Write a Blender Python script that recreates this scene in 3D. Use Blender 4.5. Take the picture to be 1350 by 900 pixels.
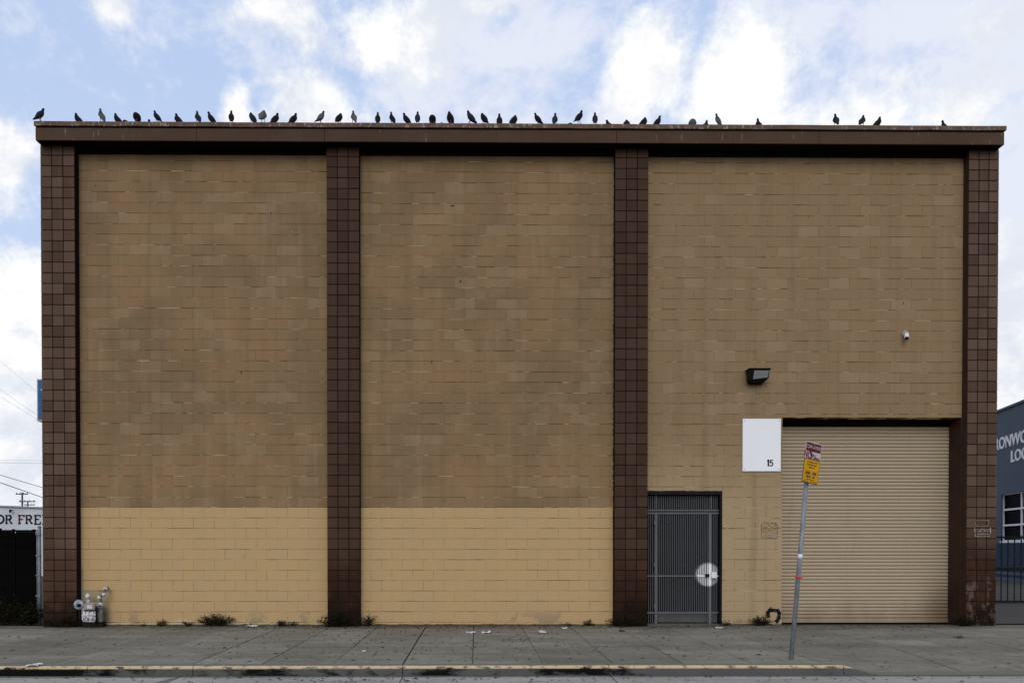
import bpy, bmesh, math, random
from mathutils import Vector, Matrix, Euler
R = math.radians
scene = bpy.context.scene
C = scene.collection
for o in list(bpy.data.objects): bpy.data.objects.remove(o)

# ------------------------------------------------------------------ camera
F, CX, CY, CAM_D, CAM_H = 965.0, 635.0, 731.0, 14.3, 1.53      # photo pixels (1350 wide), metres
cam_data = bpy.data.cameras.new('camera')
cam = bpy.data.objects.new('camera', cam_data); C.objects.link(cam)
cam.location = (0, -CAM_D, CAM_H)
cam.rotation_euler = (R(90 - 0.6), 0, R(-0.5))
cam_data.sensor_width = 36.0
cam_data.lens = 36.0 * F / 1350.0
cam_data.shift_x = (675.0 - CX) / 1350.0
cam_data.shift_y = (CY - 450.0) / 1350.0
cam_data.clip_start = 0.05; cam_data.clip_end = 3000
scene.camera = cam
_M = Euler(cam.rotation_euler).to_matrix()
def ray(px, py): return _M @ Vector(((px - CX) / F, -(py - CY) / F, -1))
def W(px, py, Y=0.0):                       # point of an upright plane parallel to the facade
    d = ray(px, py); t = (Y + CAM_D) / d.y
    return Vector((d.x * t, Y, CAM_H + d.z * t))
def G(px, py, z=0.0):                       # point of a level plane
    d = ray(px, py); t = (z - CAM_H) / d.z
    return Vector((d.x * t, -CAM_D + d.y * t, z))

# ------------------------------------------------------------------ render / exposure
scene.render.engine = 'CYCLES'
scene.view_settings.view_transform = 'Standard'
scene.view_settings.look = 'None'
scene.view_settings.exposure = 0.38
scene.view_settings.gamma = 1.0
scene.view_settings.use_curve_mapping = False
scene.cycles.max_bounces = 4; scene.cycles.diffuse_bounces = 3; scene.cycles.glossy_bounces = 2

# ------------------------------------------------------------------ node helper
class NT:
    def __init__(s, tree): s.t = tree; s.n = tree.nodes; s.l = tree.links
    def node(s, typ, **kw):
        n = s.n.new(typ)
        for k, v in kw.items(): setattr(n, k, v)
        return n
    def put(s, sock, v):
        if isinstance(v, bpy.types.NodeSocket): s.l.new(v, sock)
        elif v is not None:
            if hasattr(sock.default_value, '__len__'):
                v = tuple(v)
                if len(sock.default_value) == 4 and len(v) == 3: v = v + (1.0,)
            sock.default_value = v
    def m(s, op, a, b=None, c=None, clamp=False):
        n = s.node('ShaderNodeMath', operation=op, use_clamp=clamp)
        s.put(n.inputs[0], a)
        if b is not None: s.put(n.inputs[1], b)
        if c is not None: s.put(n.inputs[2], c)
        return n.outputs[0]
    def vm(s, op, a, b=None, out=0):
        n = s.node('ShaderNodeVectorMath', operation=op); s.put(n.inputs[0], a)
        if b is not None: s.put(n.inputs[1], b)
        return n.outputs[out]
    def mix(s, f, a, b, mode='MIX'):
        n = s.node('ShaderNodeMix', data_type='RGBA', blend_type=mode)
        s.put(n.inputs[0], f); s.put(n.inputs[6], a); s.put(n.inputs[7], b)
        return n.outputs[2]
    def sep(s, v): n = s.node('ShaderNodeSeparateXYZ'); s.put(n.inputs[0], v); return n.outputs
    def com(s, x, y, z):
        n = s.node('ShaderNodeCombineXYZ')
        s.put(n.inputs[0], x); s.put(n.inputs[1], y); s.put(n.inputs[2], z); return n.outputs[0]
    def noise(s, v, scale, detail=4, rough=.55, dist=0.0, col=False):
        n = s.node('ShaderNodeTexNoise'); s.put(n.inputs['Vector'], v)
        n.inputs['Scale'].default_value = scale; n.inputs['Detail'].default_value = detail
        n.inputs['Roughness'].default_value = rough; n.inputs['Distortion'].default_value = dist
        return n.outputs['Color' if col else 'Fac']
    def white(s, v):
        n = s.node('ShaderNodeTexWhiteNoise', noise_dimensions='3D'); s.put(n.inputs['Vector'], v)
        return n.outputs['Value']
    def ss(s, v, a, b):                       # smoothstep
        n = s.node('ShaderNodeMapRange', interpolation_type='SMOOTHSTEP')
        s.put(n.inputs[0], v); s.put(n.inputs[1], a); s.put(n.inputs[2], b)
        return n.outputs[0]
    def pos(s): return s.node('ShaderNodeNewGeometry').outputs['Position']
    def stretch(s, v, x, y, z): return s.vm('MULTIPLY', v, (x, y, z))

def lin(r, g, b):
    f = lambda c: (c / 12.92 if c <= .04045 else ((c + .055) / 1.055) ** 2.4)
    return (f(r / 255), f(g / 255), f(b / 255))
MATS = {}
def material(name, fn=None, base=(.5, .5, .5), rough=.8, metal=0.0, spec=.3):
    m = bpy.data.materials.new(name); m.use_nodes = True
    t = NT(m.node_tree); p = t.n['Principled BSDF']
    p.inputs['Base Color'].default_value = (*base, 1); p.inputs['Roughness'].default_value = rough
    p.inputs['Metallic'].default_value = metal; p.inputs['Specular IOR Level'].default_value = spec
    if fn: fn(t, p)
    MATS[name] = m
    return m
def bump(t, p, h, strength=.3, dist=.01):
    b = t.node('ShaderNodeBump'); b.inputs['Strength'].default_value = strength; b.inputs['Distance'].default_value = dist
    t.put(b.inputs['Height'], h); t.l.new(b.outputs[0], p.inputs['Normal'])

# ------------------------------------------------------------------ world: sky with broken cloud
SUN_EL, SUN_ROT = R(30), R(188)
world = bpy.data.worlds.new('World'); scene.world = world; world.use_nodes = True
def build_world():
    t = NT(world.node_tree); t.n.clear()
    out = t.node('ShaderNodeOutputWorld'); bg = t.node('ShaderNodeBackground')
    bg.inputs['Strength'].default_value = 0.10
    sky = t.node('ShaderNodeTexSky', sky_type='NISHITA')
    sky.sun_disc = False; sky.sun_elevation = SUN_EL; sky.sun_rotation = SUN_ROT
    sky.air_density = 1.0; sky.dust_density = 1.5; sky.ozone_density = 1.0
    d = t.node('ShaderNodeTexCoord').outputs['Generated']
    d = t.vm('NORMALIZE', d)
    x, y, z = t.sep(d)[:3]
    az = t.m('ARCTAN2', x, y); el = t.m('ARCSINE', z)
    # cloud noise on a flattened dome, so clouds get thinner and denser toward the horizon
    zz = t.m('ADD', t.m('MAXIMUM', z, 0.0), .22)
    q = t.com(t.m('DIVIDE', x, zz), t.m('DIVIDE', y, zz), 0.0)
    q = t.vm('ADD', q, (3.1, 7.7, 1.3))
    sph = t.stretch(d, 1, 1, 1.1)
    wob = t.noise(sph, 7.5, 7, .68, .1)
    nz = t.m('MULTIPLY', t.m('SUBTRACT', wob, .5), 6.5)
    ae = t.com(az, el, 0.0); cur = None
    for px, py, rx, ry in [(400, 10, 95, 45), (500, 45, 100, 40), (640, 0, 120, 26), (395, 140, 58, 52), (312, 140, 22, 30),
              (20, 205, 90, 62), (862, 100, 55, 55), (975, 120, 80, 62), (1120, 165, 160, 42), (1270, 130, 90, 50), (1325, 30, 70, 40), (150, 8, 22, 14)]:
        v = ray(px, py).normalized(); a0 = math.atan2(v.x, v.y); e0 = math.asin(v.z)
        sx, sy = 1 / (rx / F * .8), 1 / (ry / F * .75)
        n = t.node('ShaderNodeVectorMath', operation='MULTIPLY_ADD'); t.put(n.inputs[0], ae); n.inputs[1].default_value = (sx, sy, 0); n.inputs[2].default_value = (-a0 * sx, -e0 * sy, 0)
        ln = t.vm('LENGTH', n.outputs[0], None, 'Value')
        cur = ln if cur is None else t.m('MINIMUM', cur, ln)
    cur = t.m('SUBTRACT', 1.0, cur)
    hor = t.m('SUBTRACT', t.m('MULTIPLY', t.ss(el, R(31), R(9)), 2.5), 1.0)     # bank of cloud along the horizon
    big = t.m('MULTIPLY', t.m('SUBTRACT', t.noise(q, .9, 1, .5), .52), 6.0)     # broken cloud everywhere else
    away = t.m('MAXIMUM', t.ss(t.m('ABSOLUTE', az), R(40), R(52)), t.ss(el, R(40), R(50)))
    big = t.m('ADD', t.m('MULTIPLY', t.m('ADD', big, 1.0), away), -1.0)
    cur = t.m('MAXIMUM', t.m('MAXIMUM', t.m('MAXIMUM', cur, hor), big), -1.0)
    dens = t.ss(t.m('ADD', t.m('MULTIPLY', cur, 1.2), nz), -.6, .95)
    # thin veil, thicker to the right
    veil_n = t.noise(t.stretch(d, 1, 1, 1.5), 5.6, 6, .7, .15)
    veil = t.m('MULTIPLY', t.ss(t.m('ADD', veil_n, t.m('MULTIPLY', az, .20)), .42, .66), .9)
    veil = t.m('ADD', veil, t.m('MULTIPLY', t.ss(el, R(46), R(12)), .22), clamp=True)
    cloud = t.mix(t.ss(t.m('ADD', veil_n, t.m('MULTIPLY', wob, -.55)), .10, .34), (8.0, 7.95, 7.85), (5.9, 6.2, 6.85))
    blue = t.mix(.75, sky.outputs[0], (4.35, 5.5, 7.9))
    c = t.mix(veil, blue, (6.1, 6.45, 7.3))
    c = t.mix(dens, c, cloud)
    t.put(bg.inputs[0], c); t.l.new(bg.outputs[0], out.inputs[0])
build_world()
world.cycles.sampling_method = 'MANUAL'; world.cycles.sample_map_resolution = 256

# ------------------------------------------------------------------ sun (low behind the viewer, veiled by cloud)
sd = bpy.data.lights.new('sun', 'SUN'); sd.energy = 0.82; sd.angle = R(34); sd.color = (1, .96, .9)
sun = bpy.data.objects.new('sun', sd); C.objects.link(sun)
sv = Vector((math.sin(SUN_ROT) * math.cos(SUN_EL), math.cos(SUN_ROT) * math.cos(SUN_EL), math.sin(SUN_EL)))
sun.rotation_euler = sv.to_track_quat('Z', 'Y').to_euler(); sun.location = (0, 0, 30)

# ------------------------------------------------------------------ mesh helpers
class MB:
    def __init__(s): s.v = []; s.f = []; s.mi = []; s.tint = []
    def add(s, vs, fs, mi=0):
        b = len(s.v); s.v += [tuple(v) for v in vs]; s.f += [tuple(i + b for i in f) for f in fs]; s.mi += [mi] * len(fs)
    def box(s, x0, x1, y0, y1, z0, z1, mi=0):
        s.add([(x0,y0,z0),(x1,y0,z0),(x1,y1,z0),(x0,y1,z0),(x0,y0,z1),(x1,y0,z1),(x1,y1,z1),(x0,y1,z1)],
              [(0,3,2,1),(4,5,6,7),(0,1,5,4),(1,2,6,5),(2,3,7,6),(3,0,4,7)], mi)
    def pad(s, x0, x1, z0, z1, y, depth, c, mi=0):           # a block face with chamfered arrises, facing -Y
        s.add([(x0,y+depth,z0),(x1,y+depth,z0),(x1,y+depth,z1),(x0,y+depth,z1),
               (x0,y+c,z0),(x1,y+c,z0),(x1,y+c,z1),(x0,y+c,z1),
               (x0+c,y,z0+c),(x1-c,y,z0+c),(x1-c,y,z1-c),(x0+c,y,z1-c)],
              [(0,1,5,4),(1,2,6,5),(2,3,7,6),(3,0,4,7),(4,5,9,8),(5,6,10,9),(6,7,11,10),(7,4,8,11),(8,9,10,11)], mi)
    def tube(s, pts, r, n=8, cap=True, mi=0):
        pts = [Vector(p) for p in pts]; rs = r if isinstance(r, (list, tuple)) else [r] * len(pts)
        up = None; rings = []
        for i, p in enumerate(pts):
            tv = (pts[min(i+1, len(pts)-1)] - pts[max(i-1, 0)]).normalized()
            if up is None: up = Vector((0,0,1)) if abs(tv.z) < .9 else Vector((1,0,0))
            a = tv.cross(up).normalized(); b = a.cross(tv).normalized(); up = b
            rings.append([p + (a * math.cos(k*2*math.pi/n) + b * math.sin(k*2*math.pi/n)) * rs[i] for k in range(n)])
        vs = [v for rg in rings for v in rg]; fs = []
        for i in range(len(rings)-1):
            for k in range(n):
                k2 = (k+1) % n; fs.append((i*n+k, i*n+k2, (i+1)*n+k2, (i+1)*n+k))
        if cap: fs.append(tuple(range(n-1,-1,-1))); fs.append(tuple((len(rings)-1)*n+k for k in range(n)))
        s.add(vs, fs, mi)
    def lathe(s, prof, n=20, mat=None, mi=0):                 # prof: (r, h) along local z
        vs = []; fs = []
        for r, h in prof:
            for k in range(n):
                v = Vector((r*math.cos(k*2*math.pi/n), r*math.sin(k*2*math.pi/n), h))
                vs.append(mat @ v if mat else v)
        for i in range(len(prof)-1):
            for k in range(n):
                k2 = (k+1) % n; fs.append((i*n+k, i*n+k2, (i+1)*n+k2, (i+1)*n+k))
        fs.append(tuple(range(n-1,-1,-1))); fs.append(tuple((len(prof)-1)*n+k for k in range(n)))
        s.add(vs, fs, mi)
    def prism(s, poly, y0, y1, mi=0):                         # polygon of (x, z), extruded along y
        n = len(poly)
        s.add([(x, y0, z) for x, z in poly] + [(x, y1, z) for x, z in poly],
              [tuple(range(n)), tuple(range(2*n-1, n-1, -1))] + [(i, i+n, (i+1) % n + n, (i+1) % n) for i in range(n)], mi)
    def mesh(s, name, mats, smooth=False):
        me = bpy.data.meshes.new(name); me.from_pydata(s.v, [], s.f)
        for m in (mats if isinstance(mats, (list, tuple)) else [mats]): me.materials.append(MATS[m])
        if s.tint and len(s.tint) == len(s.f): me.attributes.new('tint', 'FLOAT', 'FACE').data.foreach_set('value', s.tint)
        if any(s.mi): me.polygons.foreach_set('material_index', s.mi)
        bm = bmesh.new(); bm.from_mesh(me); bmesh.ops.recalc_face_normals(bm, faces=bm.faces); bm.to_mesh(me); bm.free()
        if smooth:
            for p in me.polygons: p.use_smooth = True
        me.update(); return me
    def build(s, name, mats, parent=None, smooth=False):
        return link(name, s.mesh(name, mats, smooth), parent)
def link(name, me, parent=None):
    o = bpy.data.objects.new(name, me); C.objects.link(o)
    if parent is not None: o.parent = parent; o.matrix_parent_inverse = parent.matrix_world.inverted() if False else Matrix.Translation(-parent.location)
    return o
def thing(name, label, cat, loc=(0,0,0), group=None):
    o = bpy.data.objects.new(name, None); C.objects.link(o); o.location = loc; o.empty_display_size = .2
    return tag(o, label, cat, group)
def tag(o, label, cat, group=None):
    o['label'] = label; o['category'] = cat
    if group: o['group'] = group
    return o
def struct(o): o['kind'] = 'structure'; return o
def stuff(o): o['kind'] = 'stuff'; return o
def bevel(o, w=.01, seg=2):
    m = o.modifiers.new('bevel', 'BEVEL'); m.width = w; m.segments = seg; m.limit_method = 'ANGLE'; return o

# ------------------------------------------------------------------ materials
CO = .2032                     # course height
Z0 = .33 * CO                  # height of the first bed joint
BAYS = [(-7.675, -2.845), (-2.235, 2.69), (3.325, 9.545)]
PILS = [(-8.306, -7.665), (-2.85, -2.23), (2.695, 3.33), (9.54, 10.118)]
PD = .17                       # pilaster depth
PAINT_Z = Z0 + 11 * CO         # where the repainted lower band stops

def block_cell(t, p):
    x, y, z = t.sep(p)[:3]
    row = t.m('FLOOR', t.m('DIVIDE', t.m('SUBTRACT', z, Z0), CO))
    half = t.m('MULTIPLY', t.m('MODULO', t.m('ADD', row, 20.0), 2.0), .5)
    colm = t.m('FLOOR', t.m('ADD', t.m('DIVIDE', x, .4064), half))
    return x, y, z, t.com(row, colm, 0.0)

def wall_paint(t, p):
    P = t.pos(); x, y, z, cell = block_cell(t, P)
    rnd = t.noise(t.stretch(cell, .9, .55, 1), 1.0, 2, .8); rnd = t.ss(rnd, .3, .7); rnd2 = t.white(t.vm('ADD', cell, (7.3, 2.1, 5.5)))
    n_big = t.noise(P, .55, 2, .6); n_mid = t.noise(t.stretch(P, 1.6, 1, .8), 1.7, 3, .6)
    streak = t.noise(t.stretch(P, 3.2, 1, .16), 1.3, 3, .6)
    up_a, up_b, up_c = (.240, .160, .084), (.262, .160, .085), (.190, .130, .071)
    bay3 = t.m('GREATER_THAN', x, 3.0)
    base = t.mix(t.m('MULTIPLY', t.ss(t.m('ADD', t.m('MULTIPLY', rnd, .5), t.m('MULTIPLY', n_mid, .8)), .45, .95), .8), up_a, up_b)
    base = t.mix(t.m('MULTIPLY', t.ss(n_big, .40, .62), .85), base, up_c)
    pt = t.ss(t.m('ADD', t.noise(t.stretch(P, .8, 1, 1.1), 1.2, 4, .65), t.m('MULTIPLY', rnd2, .16)), .58, .76)
    base = t.mix(t.m('MULTIPLY', pt, .26), base, (.305, .225, .140))
    hi = t.m('MULTIPLY', t.ss(t.m('ADD', rnd2, t.m('MULTIPLY', n_mid, .55)), .95, 1.26), .24)
    base = t.mix(hi, base, (.31, .225, .135))
    b3 = t.mix(t.ss(t.m('ADD', t.m('MULTIPLY', rnd, .45), t.m('MULTIPLY', n_mid, .9)), .5, .95), (.264, .180, .101), (.246, .174, .101))
    b3 = t.mix(t.m('MULTIPLY', t.ss(t.m('ADD', rnd2, t.m('MULTIPLY', n_big, .4)), .92, 1.2), .42), b3, (.33, .235, .145))
    base = t.mix(t.m('MULTIPLY', bay3, .8), base, b3)
    low = t.mix(t.ss(n_mid, .35, .7), (.455, .312, .158), (.435, .305, .162))
    low = t.mix(t.m('MULTIPLY', rnd, .12), low, (.52, .36, .19))
    # ragged edge of the later, lighter coat of paint
    edge = t.m('ADD', z, t.m('MULTIPLY', t.m('SUBTRACT', t.noise(t.stretch(P, 1, 1, .3), 3.0, 4, .7), .5), .035))
    isl = t.m('MULTIPLY', t.m('LESS_THAN', edge, PAINT_Z), t.m('LESS_THAN', x, 3.0))
    low3 = t.m('MULTIPLY', t.m('MULTIPLY', bay3, t.ss(t.m('ADD', z, t.m('MULTIPLY', n_mid, 1.0)), 4.6, 2.2)), .75)
    c = t.mix(low3, base, (.415, .312, .185))
    c = t.mix(isl, c, low)
    # soft run-off streaks and grime
    g = t.m('MULTIPLY', t.ss(streak, .46, .72), t.m('SUBTRACT', .26, t.m('MULTIPLY', isl, .24)))
    c = t.mix(g, c, (.13, .098, .058))
    g2 = t.m('MULTIPLY', t.ss(t.noise(t.stretch(P, 2.3, 1, .22), 2.2, 4, .6), .55, .70), t.m('SUBTRACT', .16, t.m('MULTIPLY', isl, .12)))
    c = t.mix(g2, c, (.36, .27, .175))
    # pale nicks and scratches, dark chips
    fl = t.noise(t.stretch(P, 1.7, 1, .8), 14, 3, .6)
    fl = t.m('MULTIPLY', t.ss(fl, .675, .73), t.ss(t.noise(P, 1.1, 3, .5), .42, .6))
    c = t.mix(t.m('MULTIPLY', fl, .6), c, (.5, .41, .29))
    ck = t.noise(t.stretch(P, 4.5, 1, .55), 7, 2, .5)
    c = t.mix(t.m('MULTIPLY', t.ss(ck, .745, .77), .7), c, (.06, .045, .03))
    # damp stain under the wall lamp
    sx = t.ss(t.m('ABSOLUTE', t.m('SUBTRACT', x, W(995, 520).x)), .30, .05)
    sz = t.m('MULTIPLY', t.ss(z, 3.9, 4.5), t.m('LESS_THAN', z, 4.85))
    sn = t.ss(t.noise(t.stretch(P, 9, 1, .5), 2.2, 3, .6), .42, .62)
    c = t.mix(t.m('MULTIPLY', t.m('MULTIPLY', sx, sz), t.m('MULTIPLY', sn, .55)), c, (.13, .10, .06))
    # bare render along the foot of the wall
    ft = t.m('ADD', z, t.m('MULTIPLY', t.m('SUBTRACT', t.noise(t.stretch(P, 1, 1, .3), 2.2, 4, .75), .5), .55))
    c = t.mix(t.m('MULTIPLY', t.m('LESS_THAN', ft, t.m('SUBTRACT', .06, t.m('MULTIPLY', t.m('GREATER_THAN', x, -2.5), .10))), .85), c, (.46, .39, .27))
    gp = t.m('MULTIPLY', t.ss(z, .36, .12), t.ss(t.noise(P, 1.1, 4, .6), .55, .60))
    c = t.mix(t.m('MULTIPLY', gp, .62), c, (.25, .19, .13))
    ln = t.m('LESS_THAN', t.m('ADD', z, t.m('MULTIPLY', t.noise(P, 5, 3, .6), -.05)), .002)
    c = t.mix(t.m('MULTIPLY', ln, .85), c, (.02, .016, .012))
    # grey-green overspray left of and round the gas meter
    gx = W(124, 800).x
    bx = t.m('ABSOLUTE', t.m('SUBTRACT', x, gx - .02)); bz = t.m('ABSOLUTE', t.m('SUBTRACT', z, .38))
    wn = t.m('MULTIPLY', t.m('SUBTRACT', t.noise(P, 6, 4, .6), .5), .18)
    ov = t.m('MULTIPLY', t.ss(t.m('ADD', bx, wn), .36, .24), t.ss(t.m('ADD', bz, wn), .36, .26))
    st = t.m('MULTIPLY', t.ss(t.m('ABSOLUTE', t.m('SUBTRACT', x, W(107, 760).x)), .06, .03), t.ss(t.m('ADD', z, wn), 1.2, 1.1))
    c = t.mix(t.m('MULTIPLY', t.m('MAXIMUM', ov, st), .8), c, (.28, .25, .155))
    t.put(p.inputs['Base Color'], c)
    h = t.noise(P, 40, 2, .65)
    bump(t, p, h, .35, .006)
material('wall_paint', wall_paint, rough=.9, spec=.06)

def mortar(t, p):
    P = t.pos(); x, y, z = t.sep(P)[:3]
    n = t.noise(t.stretch(P, 1, 1, 9.0), .9, 3, .7)
    n2 = t.noise(t.stretch(P, 1.3, 1, 9.0), 2.1, 3, .6)
    isl = t.m('MULTIPLY', t.m('LESS_THAN', z, PAINT_Z), t.m('LESS_THAN', x, 3.0))
    body = t.mix(isl, (.20, .138, .078), (.38, .25, .122))
    c = t.mix(t.ss(n, .46, .58), t.mix(.85, body, (.02, .014, .009)), body)
    pale = t.m('MULTIPLY', t.ss(n2, .49, .58), t.m('SUBTRACT', 1.0, t.m('MULTIPLY', isl, .6)))
    c = t.mix(t.m('MULTIPLY', pale, .9), c, (.56, .45, .31))
    t.put(p.inputs['Base Color'], c); bump(t, p, t.noise(P, 60, 4), .4, .004)
material('mortar', mortar, rough=.95, spec=.1)

def tile_mat(t, p):
    P = t.pos(); x, y, z = t.sep(P)[:3]
    rnd = t.node('ShaderNodeAttribute', attribute_name='tint').outputs['Fac']; n = t.noise(P, 1.4, 5, .6); streak = t.noise(t.stretch(P, 9, 1, .35), 1.6, 5, .65)
    c = t.mix(rnd, (.070, .042, .029), (.114, .073, .052))
    c = t.mix(t.m('MULTIPLY', t.ss(streak, .5, .72), .35), c, (.145, .105, .085))
    inner = t.m('MULTIPLY', t.m('GREATER_THAN', x, -4.0), t.m('LESS_THAN', x, 6.0))
    c = t.mix(t.m('MULTIPLY', inner, .58), c, (.030, .013, .007))
    lowm = t.ss(t.m('SUBTRACT', t.m('ADD', z, t.m('MULTIPLY', n, 1.8)), t.m('MULTIPLY', t.m('GREATER_THAN', x, 9.0), .45)), 2.7, 1.4)
    rust = t.ss(t.noise(t.stretch(P, 5, 1, 1.2), 1.7, 4, .65), .52, .66)
    c = t.mix(t.m('MULTIPLY', lowm, .85), c, t.mix(rust, (.026, .010, .005), (.052, .018, .008)))
    ex = t.m('LESS_THAN', x, -6.0)
    c = t.mix(t.m('MULTIPLY', t.m('MULTIPLY', ex, lowm), .6), c, (.085, .045, .027))
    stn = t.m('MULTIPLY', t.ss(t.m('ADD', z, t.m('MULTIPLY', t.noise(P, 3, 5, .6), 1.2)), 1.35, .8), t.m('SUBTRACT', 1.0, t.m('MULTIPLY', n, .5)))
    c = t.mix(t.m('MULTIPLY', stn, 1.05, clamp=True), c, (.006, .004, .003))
    # weathered right-hand pier: worn lower courses
    wr = t.m('MULTIPLY', t.m('GREATER_THAN', x, 9.0), t.m('MULTIPLY', t.ss(z, 1.05, .75), t.ss(t.noise(t.stretch(P, 2, 1, 1), 3.3, 5, .65), .45, .62)))
    c = t.mix(t.m('MULTIPLY', wr, .6), c, (.16, .105, .085))
    sp = t.ss(t.noise(t.stretch(P, 4, 1, 1), 22, 2, .5), .76, .79)
    c = t.mix(t.m('MULTIPLY', sp, .6), c, (.42, .36, .33))
    t.put(p.inputs['Base Color'], c)
    t.put(p.inputs['Roughness'], t.m('ADD', .55, t.m('MULTIPLY', n, .3)))
    bump(t, p, t.noise(P, 30, 2, .6), .25, .005)
material('pier_tile', tile_mat, rough=.75, spec=.07)
material('tile_joint', None, base=(.010, .006, .005), rough=.9, spec=.1)
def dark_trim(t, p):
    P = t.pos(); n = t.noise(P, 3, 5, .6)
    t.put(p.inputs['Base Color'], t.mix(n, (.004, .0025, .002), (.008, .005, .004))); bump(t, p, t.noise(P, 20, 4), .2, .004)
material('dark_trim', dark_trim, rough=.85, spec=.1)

def fascia_mat(t, p):
    P = t.pos(); n = t.noise(t.stretch(P, 1, 1, 2), 1.1, 5, .65)
    c = t.mix(t.ss(n, .3, .7), (.066, .039, .025), (.078, .049, .033))
    st = t.ss(t.noise(t.stretch(P, 7, 1, .5), 1.9, 4, .6), .62, .72)
    c = t.mix(t.m('MULTIPLY', st, .55), c, (.04, .016, .010))
    dr = t.m('MULTIPLY', t.ss(t.noise(t.stretch(P, 12, 1, 1.1), 2.2, 3, .6), .655, .70), t.ss(t.noise(P, .8, 2), .40, .55))
    c = t.mix(t.m('MULTIPLY', dr, .5), c, (.36, .31, .26))
    t.put(p.inputs['Base Color'], c); bump(t, p, t.noise(t.stretch(P, .6, 1, 1), 2.5, 3), .3, .01)
material('fascia_paint', fascia_mat, rough=.7, spec=.08)
def coping_mat(t, p):
    P = t.pos(); n = t.noise(P, 2.2, 5, .65)
    c = t.mix(t.ss(n, .3, .7), (.105, .068, .052), (.145, .098, .078))
    wp = t.m('MULTIPLY', t.ss(t.noise(t.stretch(P, 2.2, 2, 1.0), 10, 4, .7), .54, .66), t.ss(t.noise(P, .5, 3), .30, .5))
    c = t.mix(t.m('MULTIPLY', wp, .75), c, (.42, .36, .31))
    c = t.mix(t.m('MULTIPLY', t.ss(t.noise(P, 11, 4, .6), .6, .7), .6), c, (.055, .035, .03))
    t.put(p.inputs['Base Color'], c); bump(t, p, t.noise(P, 26, 4), .35, .006)
material('coping_metal', coping_mat, rough=.85, spec=.06)

def slat_mat(t, p):
    P = t.pos(); x, y, z = t.sep(P)[:3]
    rnd = t.white(t.com(t.m('FLOOR', t.m('DIVIDE', z, .0701)), 0.0, 0.0))
    n = t.noise(t.stretch(P, .8, 1, 1.5), 1.2, 5, .6)
    c = t.mix(n, (.365, .294, .208), (.415, .335, .238))
    c = t.mix(t.m('MULTIPLY', rnd, .10), c, (.36, .28, .18))
    ds = t.ss(t.noise(t.stretch(P, 5, 1, .4), 1.5, 4, .6), .58, .74)
    c = t.mix(t.m('MULTIPLY', ds, .2), c, (.24, .18, .12))
    xr = W(1252, 790, .4).x
    rs = t.m('MULTIPLY', t.ss(t.m('ADD', x, t.m('MULTIPLY', n, .5)), xr - .55, xr + .15), t.ss(t.m('ADD', z, t.m('MULTIPLY', n, .6)), 1.5, .4))
    c = t.mix(t.m('MULTIPLY', rs, .75), c, (.10, .055, .025))
    t.put(p.inputs['Base Color'], c)
    gr = t.m('MULTIPLY', t.ss(t.m('ADD', z, t.m('MULTIPLY', t.noise(t.stretch(P, 2, 1, .6), 1.6, 4, .65), .8)), .95, .30), .6)
    c = t.mix(gr, c, (.19, .135, .085))
    sc_ = t.ss(t.noise(t.stretch(P, 1.2, 1, 3), 5, 4, .7), .64, .70)
    c = t.mix(t.m('MULTIPLY', sc_, .4), c, (.16, .115, .075))
    t.put(p.inputs['Base Color'], c)
    bump(t, p, t.noise(t.stretch(P, .6, 1, .6), 3, 3), .5, .02)
material('slat_paint', slat_mat, rough=.6, spec=.2)

def concrete(t, p, a=(.172, .160, .132), b=(.265, .251, .215)):
    P = t.pos(); x, y, z = t.sep(P)[:3]
    n = t.noise(t.stretch(P, .6, 1.6, 1), .9, 5, .66); n2 = t.noise(t.stretch(P, .8, 1.5, 1), 5, 5, .7)
    cell = t.com(t.m('FLOOR', t.m('DIVIDE', t.m('ADD', x, .03), .922)), t.m('FLOOR', t.m('DIVIDE', y, 3.0)), 0.0)
    c = t.mix(t.ss(n, .3, .7), a, b)
    c = t.mix(t.m('MULTIPLY', t.white(cell), .45), c, (.115, .108, .088))
    c = t.mix(t.m('MULTIPLY', t.ss(n2, .50, .70), .5), c, (.088, .081, .068))
    big = t.ss(t.noise(t.stretch(P, .5, 1.1, 1), .8, 3, .6), .52, .66)
    c = t.mix(t.m('MULTIPLY', big, .38), c, (.095, .088, .074))
    wear = t.ss(t.noise(t.stretch(P, .7, 2, 1), 1.9, 4, .7), .56, .68)
    c = t.mix(t.m('MULTIPLY', wear, .4), c, (.30, .29, .265))
    sp = t.ss(t.noise(P, 22, 3, .7), .62, .70)
    c = t.mix(t.m('MULTIPLY', sp, .5), c, (.06, .053, .045))
    gum = t.ss(t.noise(P, 11, 1, .4), .70, .73)
    c = t.mix(t.m('MULTIPLY', gum, .75), c, (.05, .045, .042))
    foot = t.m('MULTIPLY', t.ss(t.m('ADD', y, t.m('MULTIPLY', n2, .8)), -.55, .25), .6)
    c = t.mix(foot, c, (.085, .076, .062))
    t.put(p.inputs['Base Color'], c)
    bump(t, p, t.noise(P, 70, 2, .7), .4, .006)
material('concrete', concrete, rough=.95, spec=.1)
material('joint_dirt', None, base=(.035, .031, .027), rough=1, spec=.05)
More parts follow.
